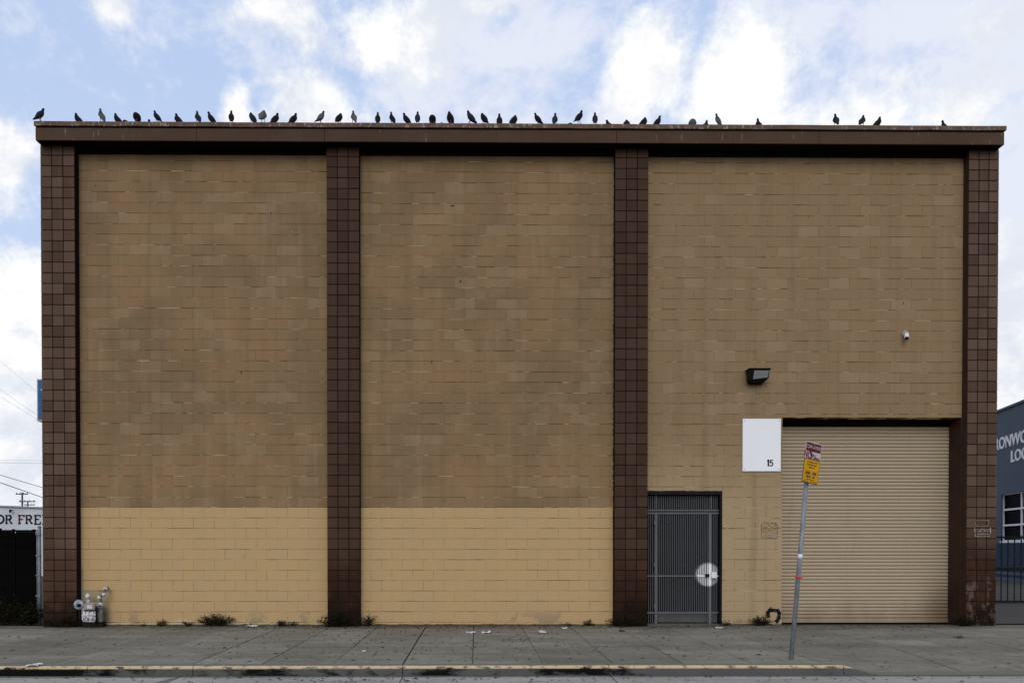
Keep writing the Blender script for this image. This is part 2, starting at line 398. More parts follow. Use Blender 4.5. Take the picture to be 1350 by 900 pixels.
def kerb_mat(t, p):
    P = t.pos(); x, y, z = t.sep(P)[:3]
    n = t.noise(P, 2.0, 6, .65); n2 = t.noise(t.stretch(P, 1.3, 3, 2.2), 5, 5, .65)
    c = t.mix(n, (.07, .068, .064), (.12, .117, .112))
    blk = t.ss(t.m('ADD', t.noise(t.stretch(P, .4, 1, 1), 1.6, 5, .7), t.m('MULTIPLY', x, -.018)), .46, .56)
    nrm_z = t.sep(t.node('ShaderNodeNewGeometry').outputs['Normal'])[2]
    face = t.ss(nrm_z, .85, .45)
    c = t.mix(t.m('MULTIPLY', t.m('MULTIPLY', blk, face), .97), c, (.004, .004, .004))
    yp = t.m('MULTIPLY', t.ss(z, -.042, -.022), t.ss(n2, .36, .52))
    yp = t.m('MULTIPLY', yp, t.ss(t.m('ADD', y, t.m('MULTIPLY', n2, .05)), -4.80, -4.83))
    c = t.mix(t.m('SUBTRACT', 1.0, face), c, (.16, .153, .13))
    c = t.mix(t.m('MULTIPLY', yp, .8), c, (.62, .50, .30))
    t.put(p.inputs['Base Color'], c); bump(t, p, t.noise(P, 40, 5), .4, .008)
material('kerb', kerb_mat, rough=.95, spec=.05)
def gutter_mat(t, p):
    P = t.pos(); n = t.noise(t.stretch(P, .5, 2, 1), 1.3, 6, .65); n2 = t.noise(t.stretch(P, 1, 2.5, 1), 6, 5, .65)
    c = t.mix(t.ss(n, .32, .68), (.25, .243, .230), (.345, .336, .318))
    c = t.mix(t.m('MULTIPLY', t.ss(n2, .55, .7), .6), c, (.11, .107, .102))
    x, y, z = t.sep(P)[:3]
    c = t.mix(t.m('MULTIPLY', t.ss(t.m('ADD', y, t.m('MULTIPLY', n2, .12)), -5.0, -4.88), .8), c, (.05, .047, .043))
    t.put(p.inputs['Base Color'], c); bump(t, p, t.noise(P, 60, 4), .4, .006)
material('gutter_concrete', gutter_mat, rough=.9, spec=.1)
def asphalt(t, p):
    P = t.pos(); c = t.mix(t.noise(P, 1.1, 6, .65), (.045, .044, .043), (.085, .083, .08))
    c = t.mix(t.m('MULTIPLY', t.ss(t.noise(P, 90, 2, .7), .5, .75), .5), c, (.14, .135, .13))
    t.put(p.inputs['Base Color'], c); bump(t, p, t.noise(P, 110, 4, .7), .6, .01)
material('asphalt', asphalt, rough=1, spec=.04)

def simple(name, a, b, scale=8, rough=.7, metal=0.0, spec=.3, bmp=.15, st=(1, 1, 1)):
    def fn(t, p):
        tc = t.node('ShaderNodeTexCoord').outputs['Object']
        v = t.stretch(tc, *st); n = t.noise(v, scale, 5, .62)
        t.put(p.inputs['Base Color'], t.mix(t.ss(n, .32, .68), a, b)); bump(t, p, n, bmp, .005)
    return material(name, fn, rough=rough, metal=metal, spec=spec)
simple('jamb_paint', (.030, .011, .005), (.05, .02, .01), 3, .7)
simple('steel_bar', (.30, .31, .34), (.42, .43, .46), 6, .5, .3)
simple('galvanised', (.15, .165, .185), (.26, .28, .31), 18, .6, .15, st=(1, 1, .4))
simple('black_iron', (.006, .006, .007), (.012, .012, .013), 10, .7, spec=.1)
simple('door_steel', (.020, .021, .024), (.032, .033, .037), 5, .6)
simple('kick_plate', (.13, .125, .11), (.18, .17, .15), 5, .6)
simple('board_white', (.80, .82, .86), (.83, .845, .88), 2, .5, bmp=.05)
simple('black_ink', (.010, .010, .012), (.018, .018, .02), 10, .7)
simple('white_ink', (.08, .06, .05), (.42, .39, .35), 26, .9)
simple('grey_ink', (.22, .19, .15), (.30, .26, .21), 20, .9)
simple('dark_ink', (.10, .08, .06), (.16, .13, .10), 20, .9)
simple('bronze', (.005, .0045, .004), (.010, .009, .008), 12, .6, spec=.1)
def lens(t, p):
    tc = t.node('ShaderNodeTexCoord').outputs['Object']
    n = t.noise(t.stretch(tc, 1, 1, 8), 4, 3)
    t.put(p.inputs['Base Color'], t.mix(n, (.09, .10, .105), (.26, .28, .285)))
material('lamp_glass', lens, rough=.2, spec=.5)
simple('cctv_white', (.68, .68, .68), (.76, .76, .76), 9, .4)
simple('cctv_ring', (.22, .19, .15), (.30, .26, .2), 9, .6)
material('glossy_black', None, base=(.008, .008, .009), rough=.15, spec=.5)
def meter_paint(t, p):
    tc = t.node('ShaderNodeTexCoord').outputs['Object']
    n = t.noise(tc, 22, 4, .65)
    c = t.mix(t.ss(n, .42, .58), (.36, .34, .38), (.66, .64, .68)); c = t.mix(t.ss(t.noise(tc, 30, 2), .56, .64), c, (.05, .045, .055))
    t.put(p.inputs['Base Color'], c); bump(t, p, n, .4, .008)
material('meter_paint', meter_paint, rough=.6)
simple('meter_grey', (.05, .055, .05), (.16, .17, .155), 14, .7, spec=.1)
simple('meter_blue', (.12, .17, .24), (.50, .55, .60), 9, .6, spec=.15)
simple('sign_maroon', (.085, .008, .016), (.11, .012, .02), 10, .5, spec=.1)
simple('sign_white', (.40, .34, .36), (.52, .46, .48), 8, .5)
simple('sign_yellow', (.50, .25, .004), (.60, .31, .008), 8, .5, spec=.1)
simple('sign_back', (.45, .46, .47), (.55, .56, .57), 8, .4, .6)
simple('red_tape', (.62, .03, .06), (.75, .05, .08), 20, .5)
simple('sticker_white', (.55, .6, .65), (.75, .78, .8), 40, .5)
simple('paper', (.40, .40, .39), (.62, .62, .60), 20, .9)
simple('weed_leaf', (.008, .009, .005), (.020, .021, .010), 12, .9, spec=.05)
simple('weed_stem', (.02, .014, .009), (.03, .022, .013), 12, .9, spec=.05)
simple('dead_leaf', (.045, .035, .025), (.09, .07, .05), 12, .9)
simple('blue_paint', (.085, .106, .140), (.095, .116, .150), 1.2, .8, bmp=.05, spec=.05)
simple('blue_dado', (.030, .048, .080), (.038, .056, .090), 1.0, .8, bmp=.05, spec=.05)
simple('letter_white', (.62, .65, .70), (.70, .72, .76), 2, .6)
simple('window_white', (.62, .64, .68), (.72, .74, .78), 4, .5)
material('window_glass', None, base=(.003, .003, .004), rough=.6, spec=.02)
simple('shed_white', (.46, .50, .55), (.58, .61, .66), .6, .7)
simple('shed_letter', (.008, .010, .022), (.014, .016, .03), 3, .7)
simple('shed_red', (.10, .012, .014), (.13, .018, .02), 3, .7)
simple('sign_blue', (.006, .085, .22), (.009, .10, .25), 2, .4)
simple('sign_tan', (.42, .30, .16), (.5, .36, .2), 4, .5)
simple('pole_wood', (.07, .06, .055), (.11, .095, .085), 6, .9)
material('wire_black', None, base=(.02, .02, .022), rough=.6)
simple('wire_grey', (.34, .36, .4), (.4, .42, .46), 6, .6)
simple('fence_slat', (.002, .002, .002), (.004, .004, .004), 4, .9, spec=.03)
simple('roofing', (.10, .095, .09), (.14, .135, .13), 1, .95)
simple('side_stucco', (.30, .225, .145), (.35, .265, .17), .8, .9)
def bird_mat(name, neck, body, wing):
    def fn(t, p):
        tc = t.node('ShaderNodeTexCoord').outputs['Object']
        n = t.noise(tc, 18, 4, .6); x, y, z = t.sep(tc)[:3]
        c = t.mix(t.ss(t.m('ADD', z, t.m('MULTIPLY', n, .03)), .15, .20), body, neck)
        t.put(p.inputs['Base Color'], t.mix(t.m('MULTIPLY', n, .5), c, wing)); bump(t, p, t.noise(tc, 60, 3), .3, .004)
    material(name, fn, rough=.8, spec=.06)
bird_mat('plumage_dark', (.007, .0075, .012), (.010, .011, .015), (.016, .017, .022))
bird_mat('plumage_slate', (.008, .009, .018), (.020, .022, .034), (.028, .031, .044))
bird_mat('plumage_pale', (.010, .011, .017), (.085, .09, .105), (.13, .135, .155))
material('bird_leg', None, base=(.16, .05, .05), rough=.7)
material('bird_beak', None, base=(.03, .028, .027), rough=.5)
# ============================================================ SETTING
random.seed(4)
KY0, KY1 = -4.70, -4.885          # kerb: back and front of its top
SLAB0, SLABW, ROWY = -.03, .922, -3.0
DROP_X0, DROP_X1 = G(1116, 878).x, G(1183, 884).x
RZ = -.135                        # road level
def sm(a, b, v):
    u = max(0, min(1, (v - a) / (b - a))); return u * u * (3 - 2 * u)
def pave_z(x, y):                 # the pavement dips to the road at the vehicle crossing
    return -.116 * max(0, min(1, (x - DROP_X0) / (DROP_X1 - DROP_X0))) * max(0, min(1, (-2.9 - y) / (2.9 - .0 + 1.875 - 2.9)))
ground = MB()
ground.add([(-600, -600, RZ), (600, -600, RZ), (600, 900, RZ), (-600, 900, RZ)], [(0, 1, 2, 3)])
struct(ground.build('ground', 'asphalt'))
lot = MB(); lot.box(-60, -8.32, .02, 60, RZ - .2, -.012); struct(lot.build('yard', 'asphalt'))
lot = MB(); lot.box(10.13, 70, .02, 60, RZ - .2, -.012); struct(lot.build('forecourt', 'asphalt'))
# gutter: concrete pans between joints
gut = bpy.data.objects.new('gutter', None); C.objects.link(gut); struct(gut)
gj = [-30, -21, -14.5, G(240, 893, RZ).x, G(531, 893, RZ).x, G(806, 893, RZ).x, G(1121, 893, RZ).x, 8.2, 14, 22, 32]
g = MB(); g.box(-30, 32, -5.75, -4.80, RZ - .1, RZ + .003); g.build('bedding', 'joint_dirt', gut)
for a, b in zip(gj, gj[1:]):
    g = MB(); sk = .04
    g.add([(a + .006 - .35 * (a == gj[3]), -5.75, RZ + .010), (b - .006, -5.75, RZ + .010), (b - .006, -4.82, RZ + .016), (a + .006, -4.82, RZ + .016)], [(0, 1, 2, 3)])
    g.build('pan', 'gutter_concrete', gut)
# sidewalk: scored slabs
walk = bpy.data.objects.new('sidewalk', None); C.objects.link(walk); struct(walk)
def sheet(x0, x1, y0, y1, dz, nx, ny, skirt):
    m = MB(); vs = []; fs = []
    for j in range(ny + 1):
        for i in range(nx + 1):
            x = x0 + (x1 - x0) * i / nx; y = y0 + (y1 - y0) * j / ny; vs.append((x, y, pave_z(x, y) + dz))
    for j in range(ny):
        for i in range(nx): a = j * (nx + 1) + i; fs.append((a, a + 1, a + nx + 2, a + nx + 1))
    m.add(vs, fs)
    if skirt:
        for (xa, ya, xb, yb, n) in ((x0, y0, x1, y0, nx), (x0, y1, x1, y1, nx), (x0, y0, x0, y1, ny), (x1, y0, x1, y1, ny)):
            for i in range(n):
                p = [(xa + (xb - xa) * k / n, ya + (yb - ya) * k / n) for k in (i, i + 1)]
                m.add([(p[0][0], p[0][1], pave_z(*p[0]) + dz), (p[1][0], p[1][1], pave_z(*p[1]) + dz),
                       (p[1][0], p[1][1], pave_z(*p[1]) - .03), (p[0][0], p[0][1], pave_z(*p[0]) - .03)], [(0, 1, 2, 3)])
    return m
sheet(-30, 32, KY0 + .01, .35, -.012, 248, 24, False).build('bedding', 'joint_dirt', walk)
for k in range(-20, 22):
    a = SLAB0 + k * SLABW + .006 * random.uniform(-1, 1); b = SLAB0 + (k + 1) * SLABW
    ap = b > DROP_X0 - .1
    for (y0, y1) in ((ROWY + .008, .02), (KY0 + .004, ROWY - .008)):
        gap = random.choice((.010, .014, .018, .022))
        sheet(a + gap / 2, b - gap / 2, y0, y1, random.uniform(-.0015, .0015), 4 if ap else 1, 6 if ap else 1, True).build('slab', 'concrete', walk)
# kerb stones
kerb = bpy.data.objects.new('kerb', None); C.objects.link(kerb); struct(kerb)
kj = [-30, -22, -15, G(112, 879).x, G(252, 879).x, G(530, 879).x, G(805, 879).x, DROP_X0, DROP_X1, 9.0, 14, 22, 32]
for a, b in zip(kj, kj[1:]):
    m = MB(); n = 8
    for i in range(n):
        xa, xb = a + .005 + (b - a - .01) * i / n, a + .005 + (b - a - .01) * (i + 1) / n
        def sec(x):
            z = pave_z(x, KY1) + .002
            return [(x, KY0, RZ - .1), (x, KY0, z), (x, KY1 + .03, z), (x, KY1 + .008, z - .008), (x, KY1, z - .025), (x, KY1 - .015 + .0 * z, RZ - .1)]
        A, B = sec(xa), sec(xb)
        m.add(A + B, [(j, j + 1, j + 7, j + 6) for j in range(5)])
        if i == 0: m.add(A, [tuple(range(6))])
        if i == n - 1: m.add(B, [tuple(range(6))])
    m.build('kerbstone', 'kerb', kerb)

# ============================================================ THE BUILDING
bld = thing('warehouse_building', 'tan block warehouse with brown tiled piers, steel gate and roller door', 'building', (0, 0, 0))
TOPZ = 9.50; SOF = 9.19; FO = .38
XL, XR = -8.306, 10.118
BACK = 19.0
FXL, FXR = XL + .032, XR - .05
GATE = (3.345, 4.838, 0.0, 2.63); DOOR = (6.013, 9.56, 0.0, 4.065)
m = MB()
m.box(XL + .02, XL + .3, .0, BACK, -.05, 9.28); m.box(XR - .3, XR - .02, .0, BACK, -.05, 9.28); m.box(XL + .02, XR - .02, BACK - .3, BACK, -.05, 9.28)
m.build('side_wall', 'side_stucco', bld)
m = MB(); m.box(XL + .02, XR - .02, .1, BACK, 9.25, 9.33); m.build('roof', 'roofing', bld)
m = MB(); m.box(XL + .3, XR - .3, 1.6, 1.7, 0, 9.2); m.build('partition', 'dark_trim', bld)

def subtract(rect, holes):
    out = [rect]
    for (a, b, c, d) in holes:
        nxt = []
        for (x0, x1, z0, z1) in out:
            if x1 <= a or x0 >= b or z1 <= c or z0 >= d: nxt.append((x0, x1, z0, z1)); continue
            if x0 < a: nxt.append((x0, a, z0, z1))
            if x1 > b: nxt.append((b, x1, z0, z1))
            xa, xb = max(x0, a), min(x1, b)
            if z0 < c: nxt.append((xa, xb, z0, c))
            if z1 > d: nxt.append((xa, xb, d, z1))
        out = nxt
    return out
rest = MB(); blocks = 0
for bi, (bx0, bx1) in enumerate(BAYS):
    holes = [GATE, DOOR] if bi == 2 else []
    mo = MB()
    xs = sorted({bx0 - .02, bx1 + .02} | ({GATE[0], GATE[1], DOOR[0], DOOR[1]} if bi == 2 else set()))
    zs = sorted({-.05, 9.22} | ({GATE[3], DOOR[3]} if bi == 2 else set()))
    for i in range(len(xs) - 1):
        for j in range(len(zs) - 1):
            cx, cz = (xs[i] + xs[i+1]) / 2, (zs[j] + zs[j+1]) / 2
            if any(h[0] < cx < h[1] and cz < h[3] for h in holes): continue
            mo.box(xs[i], xs[i+1], .0045, .2, zs[j], zs[j+1])
    panel = mo.build('wall_panel', 'mortar', bld)
    for row in range(-1, 46):
        z0, z1 = Z0 + row * CO, Z0 + (row + 1) * CO
        z0, z1 = max(z0, -.04), min(z1, 9.215)
        if z1 - z0 < .02: continue
        off = (row % 2) * .5
        k0 = math.floor(bx0 / .4064 + off) ; k1 = math.ceil(bx1 / .4064 + off)
        for k in range(k0, k1 + 1):
            x0, x1 = (k - off) * .4064, (k + 1 - off) * .4064
            x0, x1 = max(x0, bx0), min(x1, bx1)
            if x1 - x0 < .03: continue
            for (a, b, c, d) in subtract((x0, x1, z0, z1), holes):
                if b - a < .02 or d - c < .015: continue
                yj = random.uniform(-.0018, .0018); bed2 = random.choice((.0012, .002, .003, .0045)); bedg = random.choice((.0015, .0025, .0035, .005, .007)); headg = random.choice((.0003, .0006, .0012, .0024)) * (.6 if z0 > PAINT_Z and bi < 2 else 1.15)
                args = (a + headg, b - headg, c + bedg, d - bed2, yj, .012, .0024)
                if bi < 2 and z1 <= PAINT_Z + .01 and blocks < 300:
                    q = MB(); q.pad(*args); q.build('block', 'wall_paint', panel); blocks += 1
                else: rest.pad(*args)
stuff(rest.build('blockwork', 'wall_paint', bld))
# piers
rest = MB(); tiles = 0
for pi, (px0, px1) in enumerate(PILS):
    m = MB(); m.box(px0 + .004, px1 - .004, -PD + .006, .05 if 0 < pi < 3 else .3, -.05, SOF + .02)
    pier = m.build('pier', 'tile_joint', bld)
    side = MB()
    w = (px1 - px0) / 3
    for row in range(-1, 46):
        z0, z1 = max(Z0 + row * CO, -.04), min(Z0 + (row + 1) * CO, SOF)
        if z1 - z0 < .02: continue
        for k in range(3):
            g = random.uniform(.0065, .0095)
            args = (px0 + k * w + g * (k > 0), px0 + (k + 1) * w - g * (k < 2), z0 + g, z1 - g, -PD + random.uniform(-.001, .001), .012, .003)
            if row < 24 and tiles < 300: q = MB(); q.pad(*args); q.tint = [random.random()] * 9; q.build('tile', 'pier_tile', pier); tiles += 1
            else: rest.pad(*args); rest.tint += [random.random()] * 9
    side.box(px0, px0 + .006, -PD + .014, .0 if 0 < pi else .3, -.05, SOF); side.box(px1 - .006, px1, -PD + .014, .0 if pi < 3 else .3, -.05, SOF)
    side.build('pier_cheek', 'tile_joint' if pi < 3 else 'jamb_paint', pier)
stuff(rest.build('tilework', 'pier_tile', bld))
# eaves: soffit, trim, fascia boards, coping
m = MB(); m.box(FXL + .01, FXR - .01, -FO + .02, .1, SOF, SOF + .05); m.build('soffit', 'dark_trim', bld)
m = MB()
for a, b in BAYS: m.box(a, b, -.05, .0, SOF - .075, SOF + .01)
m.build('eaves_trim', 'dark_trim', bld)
fz1 = W(640, 171.2, -FO).z
fj = [FXL, W(259, 175, -FO).x, W(428, 175, -FO).x, W(813, 175, -FO).x, W(1080, 175, -FO).x, FXR]
for a, b in zip(fj, fj[1:]):
    m = MB(); m.box(a + .003, b - .003, -FO, -FO + .03, SOF - .012, fz1); bevel(m.build('fascia_board', 'fascia_paint', bld), .004, 2)
for xa in (FXL, FXR - .03): m = MB(); m.box(xa, xa + .03, -FO + .032, .3, SOF - .01, fz1); m.build('fascia_return', 'fascia_paint', bld)
m = MB(); m.box(FXL + .04, FXR - .04, -FO + .03, -FO + .06, fz1 - .03, fz1 + .06); m.build('coping_shadow_strip', 'dark_trim', bld)  # near-black strip painted in as the shadow line below the coping
cj = [FXL - .008, W(259, 165, -FO).x, W(660, 165, -FO).x, W(972, 165, -FO).x, FXR + .02]
CZ = W(640, 162.4, -FO - .03).z
for i, (a, b) in enumerate(zip(cj, cj[1:])):
    m = MB(); n = 14; vs = []
    zb = W(640, 168.2, -FO - .035).z
    for k in range(n + 1):
        x = a + .0015 + (b - a - .003) * k / n; dz = .004 * math.sin(k * 1.7 + i) + random.uniform(-.002, .002)
        yf = -FO - .03 + random.uniform(-.003, .003)
        vs += [(x, yf, zb + dz), (x, yf, CZ - .008 + dz * .4), (x, yf + .008, CZ + dz * .4), (x, .22, CZ + .01), (x, .22, zb)]
    fs = []
    for k in range(n):
        for j in range(4): fs.append((k*5+j, k*5+j+1, k*5+j+6, k*5+j+5))
        fs.append((k*5+4, k*5, k*5+5, k*5+9))
    fs += [(0, 1, 2, 3, 4), tuple(n*5+j for j in range(5))]
    m.add(vs, fs); m.build('coping', 'coping_metal', bld)

# ---- roller door
DYY = .40
m = MB()
m.box(DOOR[0] - .3, DOOR[0], .2, DYY + .2, -.05, DOOR[3] + .5); m.box(DOOR[1], DOOR[1] + .3, .2, DYY + .2, -.05, DOOR[3] + .5)
m.box(DOOR[0], DOOR[1], .2, DYY + .2, DOOR[3] + .001, DOOR[3] + .5)
m.build('door_reveal', 'dark_trim', bld)
m = MB(); m.box(DOOR[1] - .02, DOOR[1] - .001, .0, DYY + .1, 0, DOOR[3] - .002); m.build('door_jamb', 'jamb_paint', bld)
m = MB(); m.box(9.525, 9.562, -.012, .03, 0, DOOR[3]); m.build('jamb_edge', 'jamb_paint', bld)
rd = bpy.data.objects.new('roller_door', None); C.objects.link(rd); rd.parent = bld
dx0, dx1 = DOOR[0] + .01, W(1253, 700, DYY).x
dz0, dz1 = .02, W(1150, 565, DYY).z
pitch = .0701; prof = []
for i in range(9):
    u = i / 8; pass
prof = [(.006, 0), (-.006, .004), (-.016, .016), (-.019, .030), (-.017, .046), (-.010, .058), (-.002, .0635), (.007, .066), (.007, pitch + .001)]
sl = MB(); vs = []
for yy, zz_ in prof: vs += [(dx0, yy, zz_), (dx1, yy, zz_)]
sl.add(vs, [(2*i, 2*i+1, 2*i+3, 2*i+2) for i in range(8)])
slm = sl.mesh('slat', 'slat_paint')
z = dz0 + .08
while z < dz1:
    o = link('slat', slm, rd); o.location = (0, DYY + random.uniform(-.0015, .0015), z); z += pitch
m = MB(); m.box(dx0, dx1, DYY - .025, DYY + .02, dz0 - .01, dz0 + .078); bevel(m.build('bottom_bar', 'slat_paint', rd), .008)
m = MB(); m.box(dx1 - .015, dx1 + .035, DYY - .05, DYY - .02, 0, dz1); m.build('guide_rail', 'jamb_paint', rd)
m = MB(); m.box(dx0 - .005, dx0 + .03, DYY - .05, DYY - .02, 0, dz1); m.build('guide_rail', 'jamb_paint', rd)
m = MB(); m.box(DOOR[0], DOOR[1] - .021, DYY + .04, DYY + .06, 0, DOOR[3]); m.build('backing', 'dark_trim', rd)
m = MB(); m.tube([(DOOR[0], DYY + .02, DOOR[3] + .02), (DOOR[1] - .03, DYY + .02, DOOR[3] + .02)], .14, 16); m.build('barrel', 'dark_trim', rd, True)

# ---- steel gate in front of a dark door
gx0, gx1, gz1 = GATE[0], GATE[1], GATE[3]
m = MB()
m.box(gx0 - .2, gx0 - .001, .2, .45, -.05, gz1 + .3); m.box(gx1 + .001, gx1 + .2, .2, .45, -.05, gz1 + .3); m.box(gx0, gx1, .2, .45, gz1 + .001, gz1 + .3)
m.build('gate_reveal', 'dark_trim', bld)
sc = W(933, 757, .10); 
def spray(t, c, col, r0, r1, k):
    P = t.pos(); x, y, z = t.sep(P)[:3]
    dx = t.m('SUBTRACT', x, sc.x); dz = t.m('SUBTRACT', z, sc.z)
    r = t.m('SQRT', t.m('ADD', t.m('MULTIPLY', dx, dx), t.m('MULTIPLY', dz, dz)))
    r = t.m('ADD', r, t.m('MULTIPLY', t.m('SUBTRACT', t.noise(P, 22, 4, .7), .5), .09))
    return t.mix(t.m('MULTIPLY', t.ss(r, r1, r0), k), c, col)
def bars_m(t, p):
    tc = t.node('ShaderNodeTexCoord').outputs['Object']; n = t.noise(t.stretch(tc, 1, 1, .3), 5, 4)
    t.put(p.inputs['Base Color'], spray(t, t.mix(n, (.075, .078, .086), (.115, .118, .128)), (.82, .83, .86), .20, .25, 1.0))
material('gate_steel', bars_m, rough=.6, spec=.15)
def rail_m(t, p):
    tc = t.node('ShaderNodeTexCoord').outputs['Object']; n = t.noise(t.stretch(tc, 1, 1, .3), 5, 4)
    t.put(p.inputs['Base Color'], spray(t, t.mix(n, (.085, .09, .10), (.15, .155, .17)), (.82, .83, .86), .19, .25, 1.0))
material('gate_rail', rail_m, rough=.6, spec=.15)
def mesh_m(t, p):
    P = t.pos(); n = t.noise(P, 4, 4)
    t.put(p.inputs['Base Color'], spray(t, t.mix(n, (.004, .0045, .005), (.007, .0075, .009)), (.22, .23, .25), .16, .25, t.ss(t.noise(P, 26, 4, .7), .38, .5)))
material('gate_sheet', mesh_m, rough=.8, spec=.03)
for q in ((gx1 - .045, gx1 - .001, 0, gz1), (gx0, gx1 - .046, gz1 - .07, gz1 - .001), (gx0, gx0 + .012, 0, gz1 - .071)):
    m = MB(); m.box(q[0], q[1], .004, .23, q[2], q[3]); m.build('gate_frame', 'black_iron', bld)
gate = bpy.data.objects.new('steel_gate', None); C.objects.link(gate); gate.parent = bld
GY = .10
def gx(px): return W(px, 740, GY).x
def gz(py): return W(900, py, GY).z
pitch_g = (gx1 - gx0) / 41
bar = MB(); bar.box(-.0062, .0062, -.006, .006, .03, gz(653)); barm = bar.mesh('bar', 'gate_steel')
for i in range(1, 41):
    o = link('bar', barm, gate); o.location = (gx0 + i * pitch_g, GY, random.uniform(-.002, .002))
for px, w in ((864.5, .02), (935.5, .024)):
    m = MB(); m.box(gx(px) - w, gx(px) + w, GY - .03, GY + .012, .0, gz(676)); bevel(m.build('stile', 'gate_rail', gate), .003)
for px in (864.5, 937):
    m = MB(); m.box(gx(px) - .009, gx(px) + .009, GY - .025, GY + .01, gz(671), gz(651)); m.build('stile', 'gate_rail', gate)
for py, h in ((651.5, .008), (672.5, .012), (676.3, .014), (758.7, .012), (807, .014), (824, .014)):
    m = MB(); m.box(gx0 + .004, gx1 - .004, GY - .022, GY + .01, gz(py) - h, gz(py) + h); m.build('rail', 'gate_rail', gate)
m = MB(); m.box(gx0, gx1, GY + .16, GY + .164, .0, gz1); m.build('backing_sheet', 'gate_sheet', gate)
m = MB(); m.box(gx(866), gx(948), GY + .10, GY + .108, .05, gz(809)); m.build('kick_plate', 'kick_plate', gate)
m = MB(); m.box(gx(936.5), gx(943.5), GY - .075, GY - .02, gz(761.5), gz(753.5)); bevel(m.build('lock_box', 'cctv_white', gate), .006)
m = MB(); m.box(gx(929), gx(934), GY - .06, GY - .03, gz(760), gz(756)); bevel(m.build('latch', 'black_iron', gate), .004)
for py in (690, 745, 800): m = MB(); m.tube([(gx(862.2), GY - .036, gz(py + 3)), (gx(862.2), GY - .036, gz(py - 3))], .013, 10); m.build('hinge', 'gate_rail', gate, True)
m = MB(); m.box(gx0, gx1, -.01, .2, -.02, .018); m.build('threshold', 'concrete', gate)
# ============================================================ writing and marks
def text_mesh(s, size, mat, weight=0.0, squash=1.0, depth=.002):
    cu = bpy.data.curves.new('t', 'FONT'); cu.body = s; cu.size = size; cu.offset = weight; cu.extrude = depth
    cu.align_x = 'CENTER'; cu.align_y = 'CENTER'; cu.resolution_u = 3
    o = bpy.data.objects.new('t', cu); C.objects.link(o)
    dg = bpy.context.evaluated_depsgraph_get(); dg.update()
    me = bpy.data.meshes.new_from_object(o.evaluated_get(dg)); bpy.data.objects.remove(o)
    me.transform(Matrix.Diagonal((squash, 1, 1, 1))); me.materials.clear(); me.materials.append(MATS[mat]); return me
FRONT = Matrix.Rotation(R(90), 4, 'X')        # text plane -> facing -Y
def put_text(name, parent, me, mat4):
    o = bpy.data.objects.new(name, me); C.objects.link(o)
    me.transform(mat4)
    if parent is not None: o.parent = parent; o.matrix_parent_inverse = Matrix.Translation(-parent.location)
    return o
def ribbon(mb, pts, w, y):
    pts = [Vector(p) for p in pts]
    for a, b in zip(pts, pts[1:]):
        d = (b - a).normalized(); n = Vector((-d.y, d.x)) * w / 2; e = d * w * .3
        q = [a - e + n, b + e + n, b + e - n, a - e - n]
        mb.prism([(v.x, v.y) for v in q], y - .001, y)
def wp(px, py, Y=0.0): v = W(px, py, Y); return (v.x, v.z)
# white board with painted number
b0, b1 = W(978.5, 621), W(1029, 552)
wb = thing('sign_board', 'plain white board with small black number 15 beside roller door', 'sign', (b0.x, 0, b0.z))
m = MB(); m.box(b0.x, b1.x, -.022, -.004, b0.z, b1.z); bevel(m.build('panel', 'board_white', wb), .003)
m = MB()
def q15(pts, w): ribbon(m, [wp(px, py) for px, py in pts], w, -.0235)
q15([(1011.6, 607.5), (1012.4, 606.4), (1012.4, 613.8)], .032)
q15([(1018, 606.6), (1015, 606.6), (1014.8, 609.6), (1016.8, 609.2), (1018.2, 610.6), (1018, 612.6), (1016.6, 613.9), (1014.4, 613.6)], .022)
m.build('number', 'black_ink', wb)
for fx in (b0.x + .035, b1.x - .035):
    for fz_ in (b0.z + .04, b1.z - .04): m = MB(); m.lathe([(.009, 0), (.008, .003), (.003, .005)], 8, Matrix.Translation((fx, -.022, fz_)) @ Matrix.Rotation(R(90), 4, 'X')); m.build('screw', 'galvanised', wb)
# stencil marks on the right-hand pier, scrawl and black tag on the wall
m = MB(); Y = -PD - .0035
def rect(px0, py0, px1, py1, w): ribbon(m, [wp(px0, py0, Y), wp(px1, py0, Y), wp(px1, py1, Y), wp(px0, py1, Y), wp(px0, py0, Y)], w, Y)
rect(1286.5, 685.5, 1303.5, 693, .008); rect(1285.5, 697, 1305, 699.5, .011); rect(1285.5, 703.5, 1304.5, 706.5, .012)
ribbon(m, [wp(1285, 695.5, Y), wp(1284.5, 700.5, Y)], .016, Y); ribbon(m, [wp(1306, 695.5, Y), wp(1306, 703, Y)], .016, Y); ribbon(m, [wp(1286, 700.5, Y), wp(1286, 704, Y)], .012, Y)
m.build('stencil_mark', 'white_ink', bld)
m = MB(); random.seed(8); Y = -.003
for k in range(5):
    zz = 690.5 + k * 2.8
    pts = [(1003.5 + i * 2.0 + random.uniform(-.8, .8), zz + random.uniform(-1.6, 1.6)) for i in range(12)]
    ribbon(m, [wp(x, y) for x, y in pts], .006, Y)
ribbon(m, [wp(x, y) for x, y in ((1004, 690), (1003.5, 708), (1025, 709.5), (1025.5, 693), (1022, 689), (1006, 688))], .008, Y)
m.build('scrawl', 'dark_ink', bld)
m = MB(); ribbon(m, [wp(x, y) for x, y in ((1004, 706), (1012, 704.5), (1025, 705.5))], .018, Y - .0015); ribbon(m, [wp(x, y) for x, y in ((1005, 709), (1015, 707.5), (1024, 709))], .014, Y - .0015)
m.build('scrawl', 'grey_ink', bld)
m = MB(); pts = [(1013, 812), (1012.2, 807), (1014, 804.6), (1018, 803.8), (1025.5, 804.4), (1027.2, 808), (1026.8, 814), (1024, 818.5)]
ribbon(m, [wp(x, y) for x, y in pts], .07, -.0034)
